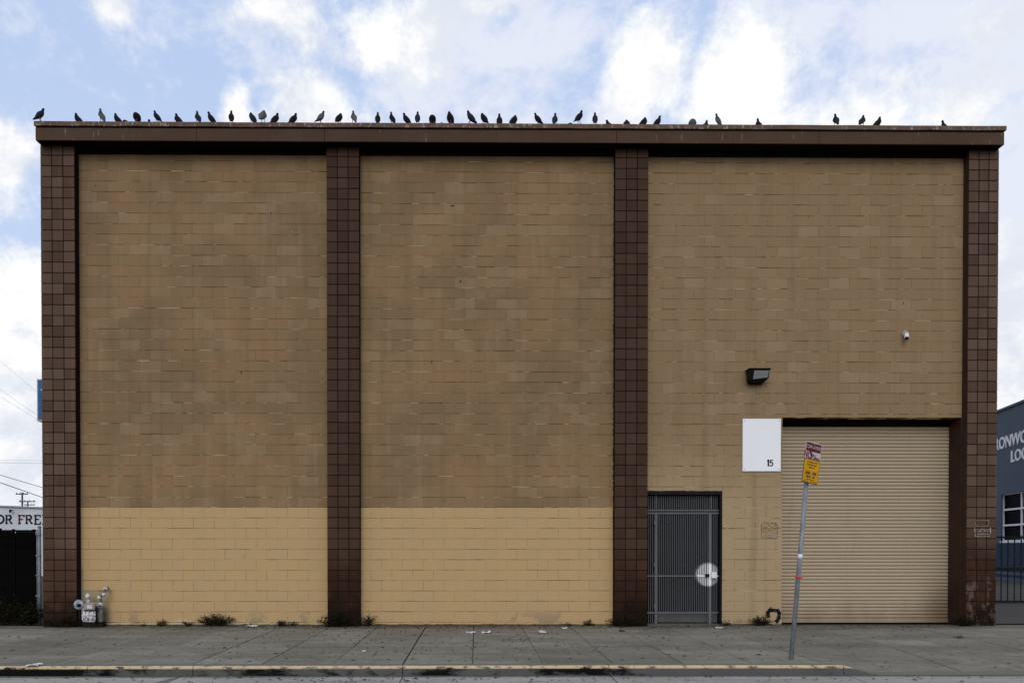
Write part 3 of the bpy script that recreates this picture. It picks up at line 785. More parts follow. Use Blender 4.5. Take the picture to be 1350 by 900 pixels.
for i in range(60):
    a = random.choice(pts); ribbon(m, [wp(a[0] + random.gauss(0, 1.6), a[1] + random.gauss(0, 1.6)), wp(a[0] + random.gauss(0, 1.6) + .3, a[1] + random.gauss(0, 1.6))], .012, -.0042)
m.build('black_tag', 'black_ink', bld)
# dark chip and scars seen high on the wall
m = MB()
for px, py, w, h in ((596.5, 271.5, .04, .03), (357, 281.5, .014, .05), (125.5, 245.5, .01, .04), (607, 371, .02, .05), (318, 491, .01, .08), (569, 477, .01, .06), (1191, 400, .01, .05)):
    c = W(px, py); m.prism([(c.x - w, c.z + h * .2), (c.x - w * .2, c.z - h * .6), (c.x + w, c.z - h * .1), (c.x + w * .5, c.z + h * .6)], -.0042, -.003)
m.build('chip', 'black_ink', bld)

# ============================================================ fittings on the wall
# wall lamp
p = W(995, 498.5); lamp = thing('wall_lamp', 'dark bronze flood lamp on wall above the white board', 'lamp', p)
m = MB(); s = .86 / 67.5
def lp(dx, dz): return (p.x + dx * s, p.z - dz * s)
f0 = [lp(-15.5, -9.5), lp(16.5, -9.5), lp(15, 3), lp(10.5, 8), lp(-9, 10), lp(-16.5, 6.5)]
b0_ = [lp(-13, -10), lp(13, -10), lp(13, 2), lp(10, 10), lp(-10, 10), lp(-13, 2)]
n = 6
m.add([(x, -.23 if i < 2 else (-.21, -.14, -.13, -.19)[i - 2], zz) for i, (x, zz) in enumerate(f0)] + [(x, -.002, zz) for x, zz in b0_],
      [tuple(range(6)), tuple(range(11, 5, -1))] + [(i, i + 6, (i + 1) % 6 + 6, (i + 1) % 6) for i in range(6)])
bevel(m.build('housing', 'bronze', lamp), .008)
m = MB(); c4 = [lp(-7.5, -7.6), lp(15, -7.6), lp(13, 2.5), lp(-8.5, 5)]
m.add([(x, yy, zz) for (x, zz), yy in zip(c4, (-.236, -.236, -.214, -.205))] + [(x, yy + .02, zz) for (x, zz), yy in zip(c4, (-.236, -.236, -.214, -.205))],
      [(0, 1, 2, 3), (7, 6, 5, 4), (0, 4, 5, 1), (1, 5, 6, 2), (2, 6, 7, 3), (3, 7, 4, 0)])
m.build('lens', 'lamp_glass', lamp)
m = MB(); c1, c2 = lp(-16.5, -9.6), lp(17.5, -10.8); m.box(c1[0], c2[0], -.265, -.02, c1[1], c2[1]); bevel(m.build('hood', 'bronze', lamp), .005)
# security camera
p = W(1193.5, 440.5); cc = thing('security_camera', 'small white security camera on round plate high on the wall', 'camera', p)
T = Matrix.Translation((p.x, -.001, p.z)) @ Matrix.Rotation(R(90), 4, 'X')
m = MB(); m.lathe([(.078, 0), (.078, .012), (.062, .03), (.03, .034)], 24, T); m.build('base_plate', 'cctv_ring', cc, True)
m = MB(); m.tube([(p.x, -.02, p.z), (p.x - .012, -.07, p.z - .02)], .022, 10); m.build('arm', 'cctv_white', cc, True)
e0 = Vector((p.x - .008, -.05, p.z - .01)); e1 = Vector((p.x - .072, -.17, p.z - .125))
m = MB(); m.tube([e0, e0.lerp(e1, .1), e1], [.025, .042, .042], 18); m.build('barrel', 'cctv_white', cc, True)
m = MB(); dv = (e1 - e0).normalized(); m.tube([e1 - dv * .012, e1 + dv * .006], .037, 18); m.build('lens', 'glossy_black', cc, True)

# gas meter
p = W(121, 818, -.2); gm = thing('gas_meter', 'white sprayed gas meter with round regulator at foot of the wall', 'gas meter', (p.x, -.2, 0))
def gp(px, py, y=-.2): v = W(px, py, y); return v
s = 1 / 68.3
a, b = gp(110.8, 819), gp(130.2, 794)
m = MB(); w_ = b.x - a.x
m.prism([(a.x + .03, a.z), (b.x - .03, a.z), (b.x, a.z + .05), (b.x, b.z - .05), (b.x - .02, b.z), (a.x + .02, b.z), (a.x, b.z - .05), (a.x + .005, a.z + .05)], -.30, -.14)
bevel(m.build('meter_body', 'meter_paint', gm), .02, 3)
m = MB()
for px in (115, 120, 125.5): c = gp(px, 811); m.tube([(c.x, -.302, c.z + .08), (c.x, -.302, c.z - .08)], .022, 8)
m.build('body_rib', 'meter_paint', gm, True)
a, b = gp(113.2, 803.5, -.31), gp(125.5, 794.5, -.31)
m = MB(); m.box(a.x, b.x, -.335, -.295, a.z, b.z); bevel(m.build('index_box', 'cctv_ring', gm), .008)
a, b = gp(114.5, 801.5, -.336), gp(121.5, 796.8, -.336); m = MB(); m.box(a.x, b.x, -.340, -.333, a.z, b.z); m.build('dial_window', 'paper', gm)
a, b = gp(129.6, 819), gp(136.5, 800); m = MB(); m.box(a.x, b.x, -.26, -.12, a.z, b.z); bevel(m.build('meter_back', 'meter_grey', gm), .012, 2)
c = gp(104, 796.5, -.30)
m = MB(); T = Matrix.Translation(c) @ Matrix.Rotation(R(90), 4, 'X') @ Matrix.Rotation(R(-14), 4, 'Y')
m.lathe([(.05, -.06), (.092, -.03), (.096, -.005), (.096, .01), (.085, .035), (.05, .05), (.03, .06), (.028, .085), (.001, .088)], 24, T); m.build('regulator', 'meter_blue', gm, True)
m = MB(); m.tube([c + Vector((.06, .02, .0)), gp(110, 795), gp(112, 794.5)], .02, 10); m.tube([c + Vector((0, .02, -.06)), (c.x + .01, -.28, .02)], .022, 10); m.build('inlet_pipe', 'black_iron', gm, True)
m = MB(); a = gp(116, 795); m.tube([a, (a.x, a.y, a.z + .10)], .032, 12); m.tube([(a.x, a.y, a.z + .09), (a.x, a.y, a.z + .17), (a.x + .01, a.y, a.z + .185)], [.047, .045, .03], 14); m.build('capped_pipe', 'meter_paint', gm, True)
m = MB(); m.tube([gp(128, 797.5), gp(132, 797), gp(133.2, 794), gp(133, 789.5), gp(131, 787), (gp(132, 785.5)), gp(136, 784.2), gp(138, 781), gp(138.3, 777.5, -.18), gp(139.5, 775.4, -.12), (gp(141.5, 775, 0).x, .0, gp(141, 775).z)], .025, 10)
m.build('outlet_pipe', 'meter_grey', gm, True)
for q in (gp(131, 787), gp(137.5, 783), gp(139.4, 775.8, -.14), gp(133, 796)):
    m = MB(); m.lathe([(.025, -.034), (.037, -.026), (.037, .026), (.025, .034)], 12, Matrix.Translation(q) @ Matrix.Rotation(R(70), 4, 'Y')); m.build('fitting', 'meter_paint', gm, True)

c = gp(104.5, 797.5, -.39); m = MB(); m.lathe([(.03, -.02), (.034, .0), (.028, .03), (.012, .034)], 14, Matrix.Translation(c) @ Matrix.Rotation(R(90), 4, 'X')); m.build('regulator_cap', 'black_iron', gm, True)
m = MB(); a, b = gp(111, 804.8, -.31), gp(127, 803.4, -.31); m.box(a.x, b.x, -.325, -.28, a.z, b.z); m.build('shadow_gap', 'black_iron', gm)  # solid black bar, stands in for the shade below the index box
m = MB(); a = gp(126.5, 806, -.31); m.tube([gp(126.8, 799, -.29), gp(127.2, 803, -.30), (a.x, -.30, .06)], .017, 8); m.build('riser_pipe', 'black_iron', gm, True)
m = MB(); a, b = gp(109, 824, -.2), gp(137, 818.5, -.2); m.box(a.x, b.x, -.27, -.10, 0, b.z); bevel(m.build('base_block', 'black_iron', gm), .02)
# ============================================================ street sign on a leaning post
base = G(1043, 869.5); PY = base.y
top = W(1067.5, 585, PY)
sp = thing('street_sign', 'leaning galvanised post with maroon tow-away sign and yellow notice', 'street sign', (base.x, PY, 0))
ax = (top - base).normalized()
m = MB(); m.tube([base - ax * .02, base.lerp(top, .5), top], .030, 16); m.build('post', 'galvanised', sp, True)
m = MB(); m.box(base.x - .14, base.x + .13, PY - .09, PY + .1, .001, .006); m.build('footing', 'concrete', sp)
rt = base.lerp(top, (869.5 - 760) / (869.5 - 585)); m = MB(); m.tube([rt - ax * .017 + Vector((0,0,0)), rt + ax * .017], .0345, 16); m.tube([rt + Vector((-.052, -.01, .008)), rt + Vector((.052, -.012, -.008))], .010, 8); m.build('tape', 'red_tape', sp, True)
rt = base.lerp(top, (869.5 - 733) / (869.5 - 585)); m = MB(); m.tube([rt - ax * .032, rt + ax * .032], .0315, 16); m.build('sticker', 'sticker_white', sp, True)
# sign frame: u to the viewer's right (turned away), v up along the post
yaw = R(26)
u = Vector((math.cos(yaw), math.sin(yaw), 0)); u = (u * math.cos(R(7)) - Vector((0, 0, 1)) * math.sin(R(7))).normalized(); v = (ax - u * ax.dot(u)).normalized(); nrm = u.cross(v)      # nrm faces the street
def SM(ctr, off):
    o = ctr + nrm * off
    return Matrix(((u.x, v.x, nrm.x, o.x), (u.y, v.y, nrm.y, o.y), (u.z, v.z, nrm.z, o.z), (0, 0, 0, 1)))
def rrect(w, h, r, d):
    pts = []
    for cx_, cy_, a0 in ((w/2-r, h/2-r, 0), (-w/2+r, h/2-r, 90), (-w/2+r, -h/2+r, 180), (w/2-r, -h/2+r, 270)):
        for k in range(5): a = R(a0 + k * 22.5); pts.append((cx_ + r * math.cos(a), cy_ + r * math.sin(a)))
    mb = MB(); n = len(pts); mb.add([(x, y, 0) for x, y in pts] + [(x, y, d) for x, y in pts], [tuple(range(n-1, -1, -1)), tuple(range(n, 2*n))] + [(i, (i+1) % n, (i+1) % n + n, i + n) for i in range(n)])
    return mb
def plate(name, w, h, r, d, mat, ctr, off, parent):
    me = rrect(w, h, r, d).mesh(name, mat); me.transform(SM(ctr, off)); return link(name, me, parent)
cu_ = W(1067.8, 607, PY - .03); cu_ = cu_ + Vector((0, 0, 0))
c_up = cu_ + v * .015 + u * .0
up_plate = plate('tow_away_plate', .305, .457, .022, .003, 'sign_white', c_up, .033, sp)
plate('maroon_band', .285, .112, .012, .002, 'sign_maroon', c_up + v * .158, .0362, sp)
put_text('lettering', sp, text_mesh('TOW-AWAY', .072, 'sign_white', .0, .74, .0004), SM(c_up + v * .158, .0388))
put_text('lettering', sp, text_mesh('NO', .15, 'sign_maroon', .004, .62, .0004), SM(c_up + v * .045 - u * .095, .0368))
put_text('lettering', sp, text_mesh('STOPPING', .058, 'sign_maroon', .002, .68, .0004), SM(c_up + v * .012 + u * .05, .0368))
put_text('lettering', sp, text_mesh('←', .1, 'black_ink', .002, 1, .0004), SM(c_up + v * .062 - u * .01, .0368))
for du, dv_, w_, h_ in ((-.02, .065, .07, .012), (-.05, .07, .02, .03), (.01, .05, .1, .008)): plate('scribble', w_, h_, .003, .0006, 'sign_maroon', c_up + v * dv_ + u * du, .0376, sp)
c_lo = c_up - v * .163 - u * .004
plate('notice_border', .305, .325, .014, .002, 'black_ink', c_lo, .0385, sp)
plate('notice_plate', .288, .306, .010, .002, 'sign_yellow', c_lo, .0412, sp)
put_text('lettering', sp, text_mesh('8AM - 5PM', .058, 'black_ink', .0016, .78, .0004), SM(c_lo - v * .028, .0438))
put_text('lettering', sp, text_mesh('MON - FRI', .046, 'black_ink', .0012, .78, .0004), SM(c_lo - v * .078, .0438))
random.seed(3)
for row, (dv_, wid) in enumerate(((.118, .20), (.084, .19), (.05, .10))):          # small print that cannot be read
    du = -wid / 2
    while du < wid / 2:
        w_ = random.uniform(.008, .016); plate('small_print', w_, .018, .002, .0006, 'black_ink', c_lo + v * dv_ + u * (du + w_ / 2), .0436, sp); du += w_ + random.choice((.004, .004, .012))
plate('arrow_bar', .14, .008, .002, .0006, 'black_ink', c_lo - v * .112, .0436, sp)
for s_ in (-.1, -.05, .02, .07, .11): plate('small_print', .03, .010, .002, .0006, 'black_ink', c_lo - v * .137 + u * s_, .0436, sp)
for dv_ in (.2, -.2): m = MB(); m.lathe([(.008, 0), (.008, .004), (.003, .006)], 8, SM(c_up + v * dv_, .0385)); m.build('bolt', 'galvanised', sp)
# ============================================================ PIGEONS
def loft(pts, n=10):
    m = MB(); rings = []; P = [Vector((x, 0, z)) for x, z, a, b in pts]
    for i, (x, z, rw, rh) in enumerate(pts):
        t_ = (P[min(i+1, len(P)-1)] - P[max(i-1, 0)]).normalized(); nn = Vector((-t_.z, 0, t_.x))
        rings.append([P[i] + Vector((0, 1, 0)) * rw * math.cos(k*2*math.pi/n) + nn * rh * math.sin(k*2*math.pi/n) for k in range(n)])
    m.v = [tuple(q) for r_ in rings for q in r_]
    for i in range(len(rings)-1):
        for k in range(n): k2 = (k+1) % n; m.f.append((i*n+k, i*n+k2, (i+1)*n+k2, (i+1)*n+k))
    m.f += [tuple(range(n)), tuple((len(rings)-1)*n+k for k in range(n))]; m.mi = [0] * len(m.f)
    return m
POSES = {
 'upright': ([(-.125,.012,.020,.006),(-.09,.042,.030,.012),(-.055,.078,.045,.034),(-.02,.112,.055,.050),(.012,.150,.055,.052),(.034,.184,.042,.041),(.043,.210,.027,.028),(.048,.232,.020,.021),(.053,.248,.0215,.0225),(.062,.260,.019,.019),(.072,.262,.010,.010)], (.082,.258)),
 'alert':   ([(-.085,.004,.020,.006),(-.062,.040,.030,.014),(-.038,.082,.044,.036),(-.012,.122,.052,.048),(.010,.162,.050,.048),(.022,.198,.036,.036),(.026,.226,.023,.024),(.028,.250,.0185,.019),(.031,.266,.0205,.021),(.038,.279,.018,.018),(.048,.282,.009,.009)], (.058,.279)),
 'hunched': ([(-.135,.030,.020,.007),(-.10,.052,.032,.016),(-.062,.080,.050,.044),(-.02,.106,.062,.058),(.020,.136,.062,.056),(.046,.164,.048,.044),(.060,.184,.034,.032),(.070,.198,.026,.026),(.080,.206,.020,.020),(.090,.206,.010,.010)], (.098,.200)),
 'tucked':  ([(-.12,.030,.020,.008),(-.085,.056,.038,.024),(-.05,.086,.056,.050),(-.012,.112,.066,.064),(.024,.132,.066,.062),(.052,.150,.050,.048),(.066,.160,.034,.032),(.074,.164,.014,.014)], (.08,.150)),
 'lean':    ([(-.155,.060,.020,.007),(-.115,.074,.032,.016),(-.07,.092,.050,.040),(-.02,.108,.058,.052),(.026,.128,.054,.050),(.058,.152,.040,.038),(.078,.174,.027,.027),(.092,.190,.021,.022),(.104,.200,.020,.020),(.114,.200,.010,.010)], (.123,.194)),
}
def pitch_up(pose, deg):
    pts, bk = POSES[pose]; c_, s_ = math.cos(R(deg)), math.sin(R(deg))
    f_ = lambda x, z: (x * c_ - (z - .06) * s_, x * s_ + (z - .06) * c_ + .06)
    lo = min(0.0, min(f_(p[0], p[1])[1] for p in pts) - .004)
    POSES[pose] = ([(*(lambda q: (q[0], max(.006, q[1])))(f_(p[0], p[1])), p[2], p[3]) for p in pts], f_(*bk))
for pose_, deg_ in (('lean', 26), ('hunched', 18), ('tucked', 24)): pitch_up(pose_, deg_)
def wing_mesh(pts, s, mat):
    m = MB(); body = pts; idx = range(1, 7 if len(body) > 9 else 6)
    up, dn = [], []
    for j, i in enumerate(idx):
        x, z, rw, rh = body[min(i, len(body)-1)]; u_ = j / 5
        wd = .9 * math.sin(math.pi * min(1, .18 + u_ * .8)) + .15
        t_ = Vector((body[i+1][0]-body[i-1][0], 0, body[i+1][1]-body[i-1][1])).normalized(); nn = Vector((-t_.z, 0, t_.x))
        c = Vector((x, s * (rw + .006), z)); up.append(c + nn * rh * .75 * wd - Vector((0, s * rw * .28, 0))); dn.append(c - nn * rh * .62 * wd - Vector((0, s * rw * .16, 0)))
    tip = Vector((body[0][0] - .005, s * .02, body[0][1] + .012)); n = len(up)
    vs = [tip] + up + dn; off = Vector((0, -s * .012, 0)); vs2 = [q + off for q in vs]
    fs = [(0, 1, n+1)] + [(1+i, 2+i, n+2+i, n+1+i) for i in range(n-1)]
    k = len(vs); m.add(vs + vs2, fs + [tuple(a + k for a in f) for f in fs]); return m.mesh('wing', mat, True)
PM = {}
def bird_meshes(pose, tone):
    if (pose, tone) in PM: return PM[pose, tone]
    pts, bk = POSES[pose]; mat = 'plumage_' + tone
    hx, hz = pts[-2][0], pts[-2][1]
    bm = MB(); bm.tube([(hx + .006, 0, hz - .002), (bk[0] + .006, 0, bk[1] - .004)], [.007, .002], 6)
    legs = []
    for s in (-1, 1):
        l = MB(); l.tube([(.0, s * .024, .075), (-.006, s * .026, .035), (.0, s * .027, .004)], [.009, .0045, .004], 6)
        for dx, dy in ((.03, 0), (.024, .012), (.024, -.012), (-.016, 0)): l.tube([(.0, s * .027, .004), (dx, s * .027 + dy, .003)], [.0035, .002], 5)
        legs.append(l.mesh('leg', 'bird_leg', True))
    r = (loft(pts).mesh('pigeon', mat, True), wing_mesh(pts, 1, mat if tone != 'slate' else 'plumage_slate'), wing_mesh(pts, -1, mat), bm.mesh('beak', 'bird_beak', True), legs)
    PM[pose, tone] = r; return r
# px of the body, visible height in px, heading (0 = photo right, 180 = left, 90 = away, 270 = toward), pose, tone, label
S, D_, A_ = 'slate', 'dark', 'pale'
BIRDS = [
 (49.5, 16, 20, 'upright', S, 'leftmost pigeon, on the very corner with its tail over the edge'),
 (102, 11, 172, 'lean', D_, 'dark hunched pigeon, second from the left end of the roof edge'),
 (134, 17, 160, 'alert', A_, 'tall slim pigeon with a pale wing, third from the left end'),
 (154, 11, 170, 'lean', D_, 'dark pigeon leaning far left, fourth from the left end'),
 (165, 2.5, 190, 'tucked', D_, 'pigeon of which only a low dark hump shows, fifth from the left'),
 (179, 11, 235, 'tucked', D_, 'round dark pigeon hunched over the edge, sixth from the left end'),
 (196, 4, 100, 'alert', D_, 'pigeon with only its head tip above the roof edge near the left end'),
 (207, 15, 165, 'upright', D_, 'pigeon with its tail slanting right, eighth from the left end'),
 (235, 12, 150, 'upright', D_, 'dark pigeon, ninth from the left end, before the first coping seam'),
 (261, 15, 140, 'alert', S, 'blue grey pigeon right above the first coping seam'),
 (279, 13.5, 175, 'upright', D_, 'dark pigeon looking left, next right of the first coping seam'),
 (305, 16, 110, 'alert', D_, 'tall black pigeon, twelfth from the left end'),
 (332, 13, 160, 'hunched', S, 'hunched grey pigeon, thirteenth from the left end'),
 (347, 11, 75, 'hunched', A_, 'small pigeon with pale folded wings, fourteenth from the left end'),
 (363, 14, 60, 'upright', D_, 'dark pigeon looking right, fifteenth from the left end'),
 (387, 14, 55, 'upright', D_, 'dark pigeon looking right, alone left of the second pier'),
 (423, 16, 25, 'upright', A_, 'grey pigeon facing right just left of the second pier'),
 (448, 13, 50, 'hunched', D_, 'dark hunched pigeon above the second pier from the left'),
 (466.5, 16.5, 125, 'alert', A_, 'pale backed pigeon above the right side of the second pier'),
 (498, 15, 95, 'alert', D_, 'first upright pigeon right of the second pier'),
 (517, 15, 140, 'alert', D_, 'slim pigeon, second of the four upright ones right of the second pier'),
 (536, 14, 155, 'upright', D_, 'third of the four upright pigeons right of the second pier'),
 (550.5, 16, 90, 'alert', S, 'fourth and tallest upright pigeon right of the second pier'),
 (570, 11.5, 268, 'tucked', D_, 'round pigeon with its head tucked in, left of the roof middle'),
 (582, 2, 90, 'alert', D_, 'pigeon showing only a dot of its head, left of the roof middle'),
 (593, 13, 235, 'hunched', D_, 'pigeon facing the street on visible legs, near the roof middle'),
 (619, 12, 172, 'lean', S, 'slate pigeon leaning left with its tail over the edge, roof middle'),
 (637, 14, 150, 'hunched', D_, 'bulky dark pigeon right of the one hanging its tail over the edge'),
 (658.5, 14, 95, 'alert', D_, 'slim black pigeon beside the coping seam at the roof middle'),
 (678, 11.5, 40, 'hunched', D_, 'hunched pigeon facing right, next right of the middle coping seam'),
 (709, 14.5, 165, 'upright', D_, 'pointed dark pigeon, second right of the middle coping seam'),
 (731.5, 15, 70, 'alert', S, 'blue grey pigeon, third right of the middle coping seam'),
 (752, 1.6, 0, 'tucked', D_, 'pigeon lying low with just a flat strip of its back showing'),
 (763.5, 12, 30, 'upright', D_, 'small pigeon facing right with its tail dipping over the edge'),
 (784.5, 16, 85, 'alert', S, 'tall pigeon with a grey back, left of the third pier'),
 (802, 5.5, 180, 'lean', D_, 'pigeon seen as a low dark mound just left of the third pier'),
 (826, 6.5, 80, 'hunched', D_, 'small half hidden pigeon above the left side of the third pier'),
 (849, 9.5, 30, 'hunched', D_, 'pigeon above the right side of the third pier, head to the left'),
 (866.5, 12, 22, 'upright', D_, 'pigeon facing right with slanting tail, just right of the third pier'),
 (913, 8, 265, 'tucked', A_, 'grey half hidden pigeon, leftmost of the three over the right bay'),
 (929, 6.5, 30, 'upright', D_, 'smallest pigeon, between the grey hump and the tall one, right bay'),
 (946.5, 15, 145, 'alert', A_, 'tall pigeon with a pale belly, rightmost of the three together'),
 (1000, 9.5, 95, 'alert', D_, 'lone half hidden pigeon above the lamp and the gate side'),
 (1102, 16, 92, 'alert', S, 'tall upright pigeon, leftmost of the last three before the lone one'),
 (1136.5, 14.5, 40, 'upright', S, 'pigeon facing right with a grey wing, middle of the last three'),
 (1158, 11.5, 12, 'lean', D_, 'leaning pigeon facing right, rightmost of the last three'),
 (1245, 8, 120, 'alert', D_, 'rightmost pigeon, alone and half hidden near the right roof corner'),
]
EDGE = -FO - .03
for i, (px, hpx, head, pose, tone, label) in enumerate(BIRDS):
    pts = POSES[pose][0]; full = max(q[1] + q[3] for q in pts)
    cop = 160.3 + (px - 47) * 5 / 1276
    e = W(px, cop, EDGE); hv = hpx / 69.8
    sc_ = 1.0 if hv > full * .55 else .97
    sc_ = min(1.06, max(.86, hv / full * 1.08)) if hv > full * .72 else .96
    slope = (e.z - CAM_H) / (CAM_D + EDGE)
    back = max(.035, (full * sc_ - hv) / slope + .03)
    if i in (0, 5, 13, 25, 26, 33): back = .03
    y = min(EDGE + back, .16)
    x = e.x * (CAM_D + y) / (CAM_D + EDGE)
    me = bird_meshes(pose, tone)
    o = bpy.data.objects.new('pigeon', me[0]); C.objects.link(o)
    if i == 0: x += .05
    o.location = (x, y, CZ + (.006)); o.rotation_euler = (0, 0, R(head)); o.scale = (sc_ * 1.06, sc_ * 1.18, sc_ * 1.06)
    tag(o, label, 'pigeon', 'pigeons along the roof edge')
    for nm, mm in (('wing', me[1]), ('wing', me[2]), ('beak', me[3]), ('leg', me[4][0]), ('leg', me[4][1])):
        c = bpy.data.objects.new(nm, mm); C.objects.link(c); c.parent = o

# ============================================================ LEFT BACKGROUND
# slatted chain-link fence beside the warehouse
FY = .35
fx1 = W(48.5, 760, FY).x; fz = W(30, 698, FY).z
fence = thing('chain_link_fence', 'black slatted chain link fence left of the warehouse', 'fence', (fx1, FY, 0))
slm = MB(); slm.box(-.030, .030, -.004, .004, .03, fz + .02); sme = slm.mesh('slat', 'fence_slat')
random.seed(21); x = fx1 - .05; k = 0
while x > fx1 - 6.0:
    o = link('slat', sme, fence); o.location += Vector((x - fx1, 0, random.uniform(-.05, .02))); o.location = (x - 0, FY, random.uniform(-.06, .015)); x -= .0655 + (0.012 if random.random() < .12 else 0); k += 1
m = MB(); random.seed(5)
nz = int(fz / .06)
for i in range(0, 110):                   # wire mesh: zig-zag strands
    xx = fx1 - i * .055; pts = [(xx + (.0275 if j % 2 else -.0275), FY - .012 + .006 * (j % 2), .03 + j * .055) for j in range(int(fz / .055))]
    m.tube(pts, .0018, 3, False)
stuff(m.build('wire_mesh', 'black_iron', fence))
for px, r_ in ((52.3, .030), ):
    c = W(px, 760, FY - .03); m = MB(); m.tube([(c.x, FY - .03, -.01), (c.x, FY - .03, fz + .04)], r_, 14); m.tube([(c.x, FY - .03, fz + .04), (c.x, FY - .03, fz + .06), (c.x, FY - .03, fz + .08)], [r_ * 1.15, r_ * 1.1, r_ * .4], 14); m.build('post', 'galvanised', fence, True)
c = W(49.3, 760, FY - .03); m = MB(); m.tube([(c.x, FY - .035, .05), (c.x, FY - .035, fz)], .010, 8); m.build('tension_bar', 'galvanised', fence, True)
for py in (704, 732, 758, 785, 808):
    q = W(50.5, py, FY - .05); m = MB(); m.box(q.x - .045, q.x + .045, FY - .068, FY - .02, q.z - .012, q.z + .012); bevel(m.build('band', 'galvanised', fence), .003)
m = MB(); m.tube([(fx1 - 6.0, FY + .02, fz - .02), (fx1, FY + .02, fz - .02)], .02, 10); m.build('top_rail', 'black_iron', fence, True)
m = MB(); m.box(fx1 - 6.2, fx1 + .01, FY + .05, FY + .06, .0, fz - .06); m.build('backing_cloth', 'fence_slat', fence)
# overgrown dark ivy at the foot of the fence
def leafy(name, label, cat, center, rx, ry, h, n, size, stems, group=None, seed=0, leaf='weed_leaf', zpow=1.0):
    rnd = random.Random(seed); t_ = thing(name, label, cat, center, group)
    st = MB(); tips = []
    for i in range(stems):
        a = rnd.uniform(0, 2 * math.pi); rr = math.sqrt(rnd.random()); hh = h * (1 - .55 * rr) * rnd.uniform(.45, 1.05)
        tip = Vector((center[0] + rx * rr * math.cos(a), center[1] + ry * rr * math.sin(a), center[2] + hh))
        b0 = Vector((center[0] + rx * .25 * rnd.uniform(-1, 1), center[1] + ry * .25 * rnd.uniform(-1, 1), center[2] - .01))
        mid = b0.lerp(tip, .5) + Vector((rnd.uniform(-.02, .02), rnd.uniform(-.02, .02), hh * .12))
        st.tube([b0, mid, tip], [.0045, .003, .0015], 5); tips.append((b0, mid, tip))
    st.build('stem', 'weed_stem', t_)
    lf = MB()
    for i in range(n):
        b0, mid, tip = rnd.choice(tips); u_ = rnd.uniform(.15, 1.05) ** .8
        q = b0.lerp(mid, u_ * 2) if u_ < .5 else mid.lerp(tip, u_ * 2 - 1)
        q = q + Vector((rnd.gauss(0, 1), rnd.gauss(0, 1), rnd.gauss(0, .7))) * size * .9
        q.z = max(q.z, center[2] + .006); q.y = min(q.y, -.012) if center[1] < 0 else q.y
        a = rnd.uniform(0, 6.28); el_ = rnd.uniform(-.5, .9); d_ = Vector((math.cos(a) * math.cos(el_), math.sin(a) * math.cos(el_), math.sin(el_)))
        sd_ = d_.cross(Vector((rnd.uniform(-1, 1), rnd.uniform(-1, 1), 1.2))).normalized(); L = size * rnd.uniform(.6, 1.4); wd = L * rnd.uniform(.25, .42)
        nn = sd_.cross(d_) * wd * .35
        lf.add([q, q + d_ * L * .5 + sd_ * wd + nn, q + d_ * L, q + d_ * L * .5 - sd_ * wd + nn, q + d_ * L * .5], [(0, 4, 1), (1, 4, 2), (2, 4, 3), (3, 4, 0)])
    lf.build('foliage', leaf, t_)
    return t_
c = W(25, 815, FY - .25)
leafy('ivy_clump', 'dark overgrown ivy along foot of the black fence', 'plant', (c.x - .2, .12, 0), 1.0, .10, .62, 1500, .05, 60, seed=5)
# pale shed with painted lettering behind the fence
SY = 25.0
s0 = W(-150, 668, SY); z_top = W(20, 667.5, SY).z
shed = thing('pale_shed', 'pale metal shed with black lettering behind the left fence', 'building', (s0.x + 6, SY, 0))
ztr = W(57, 669.8, SY).z; xr_ = s0.x + 16; zl = W(-150, 662, SY).z
m = MB(); m.prism([(s0.x - 6, -.1), (xr_, -.1), (xr_, ztr - .5), (W(57, 670, SY).x, ztr), (s0.x - 6, zl + .2)], SY, SY + 9); m.build('wall', 'shed_white', shed)
m = MB(); m.prism([(s0.x - 6.1, zl + .21), (W(57, 670, SY).x, ztr + .01), (xr_ + .1, ztr - .49), (xr_ + .1, ztr - .42), (W(57, 670, SY).x, ztr + .08), (s0.x - 6.1, zl + .28)], SY - .12, SY + 9.1); m.build('roof_edge', 'steel_bar', shed)
def sp_(px, py): q = W(px, py, SY - .01); return (q.x, q.z)
def letter(strokes, mat):
    m = MB()
    for pts, w in strokes: ribbon(m, [sp_(*q) for q in pts], w, SY - .02)
    return m.build('letter', mat, shed)
def arc(cx_, cy_, rx, ry, a0, a1, n=12): return [(cx_ + rx * math.cos(R(a0 + (a1 - a0) * i / n)), cy_ - ry * math.sin(R(a0 + (a1 - a0) * i / n))) for i in range(n + 1)]
TW = .085
def l_R(x): return [([(x, 679), (x, 689.6)], TW), ([(x - 1.4, 679), (x + 3.6, 679)], TW * .7), (arc(x + 3.6, 681.6, 2.4, 2.6, 90, -90, 6), TW), ([(x, 684.3), (x + 3.6, 684.3)], TW * .7), ([(x + 3, 684.3), (x + 6.6, 689.4)], TW), ([(x - 1.4, 689.4), (x + 1.4, 689.4)], TW * .7), ([(x + 5.6, 689.4), (x + 7.6, 689.4)], TW * .7)]
def l_F(x): return [([(x, 679.2), (x, 690)], TW), ([(x - 1.4, 679), (x + 6.2, 679)], TW * .8), ([(x + 6.2, 678.6), (x + 6.2, 681)], TW * .7), ([(x, 684.2), (x + 4.4, 684.2)], TW * .8), ([(x - 1.4, 689.8), (x + 1.6, 689.8)], TW * .7)]
def l_E(x): return l_F(x)[:4] + [([(x - 1.4, 690.4), (x + 6.4, 690.4)], TW * .8), ([(x + 6.4, 690.6), (x + 6.4, 687.6)], TW * .7)]
letter([(arc(-.2, 684, 5.2, 5.2, 0, 360, 18), TW)], 'shed_letter'); letter(l_R(8.6), 'shed_letter')
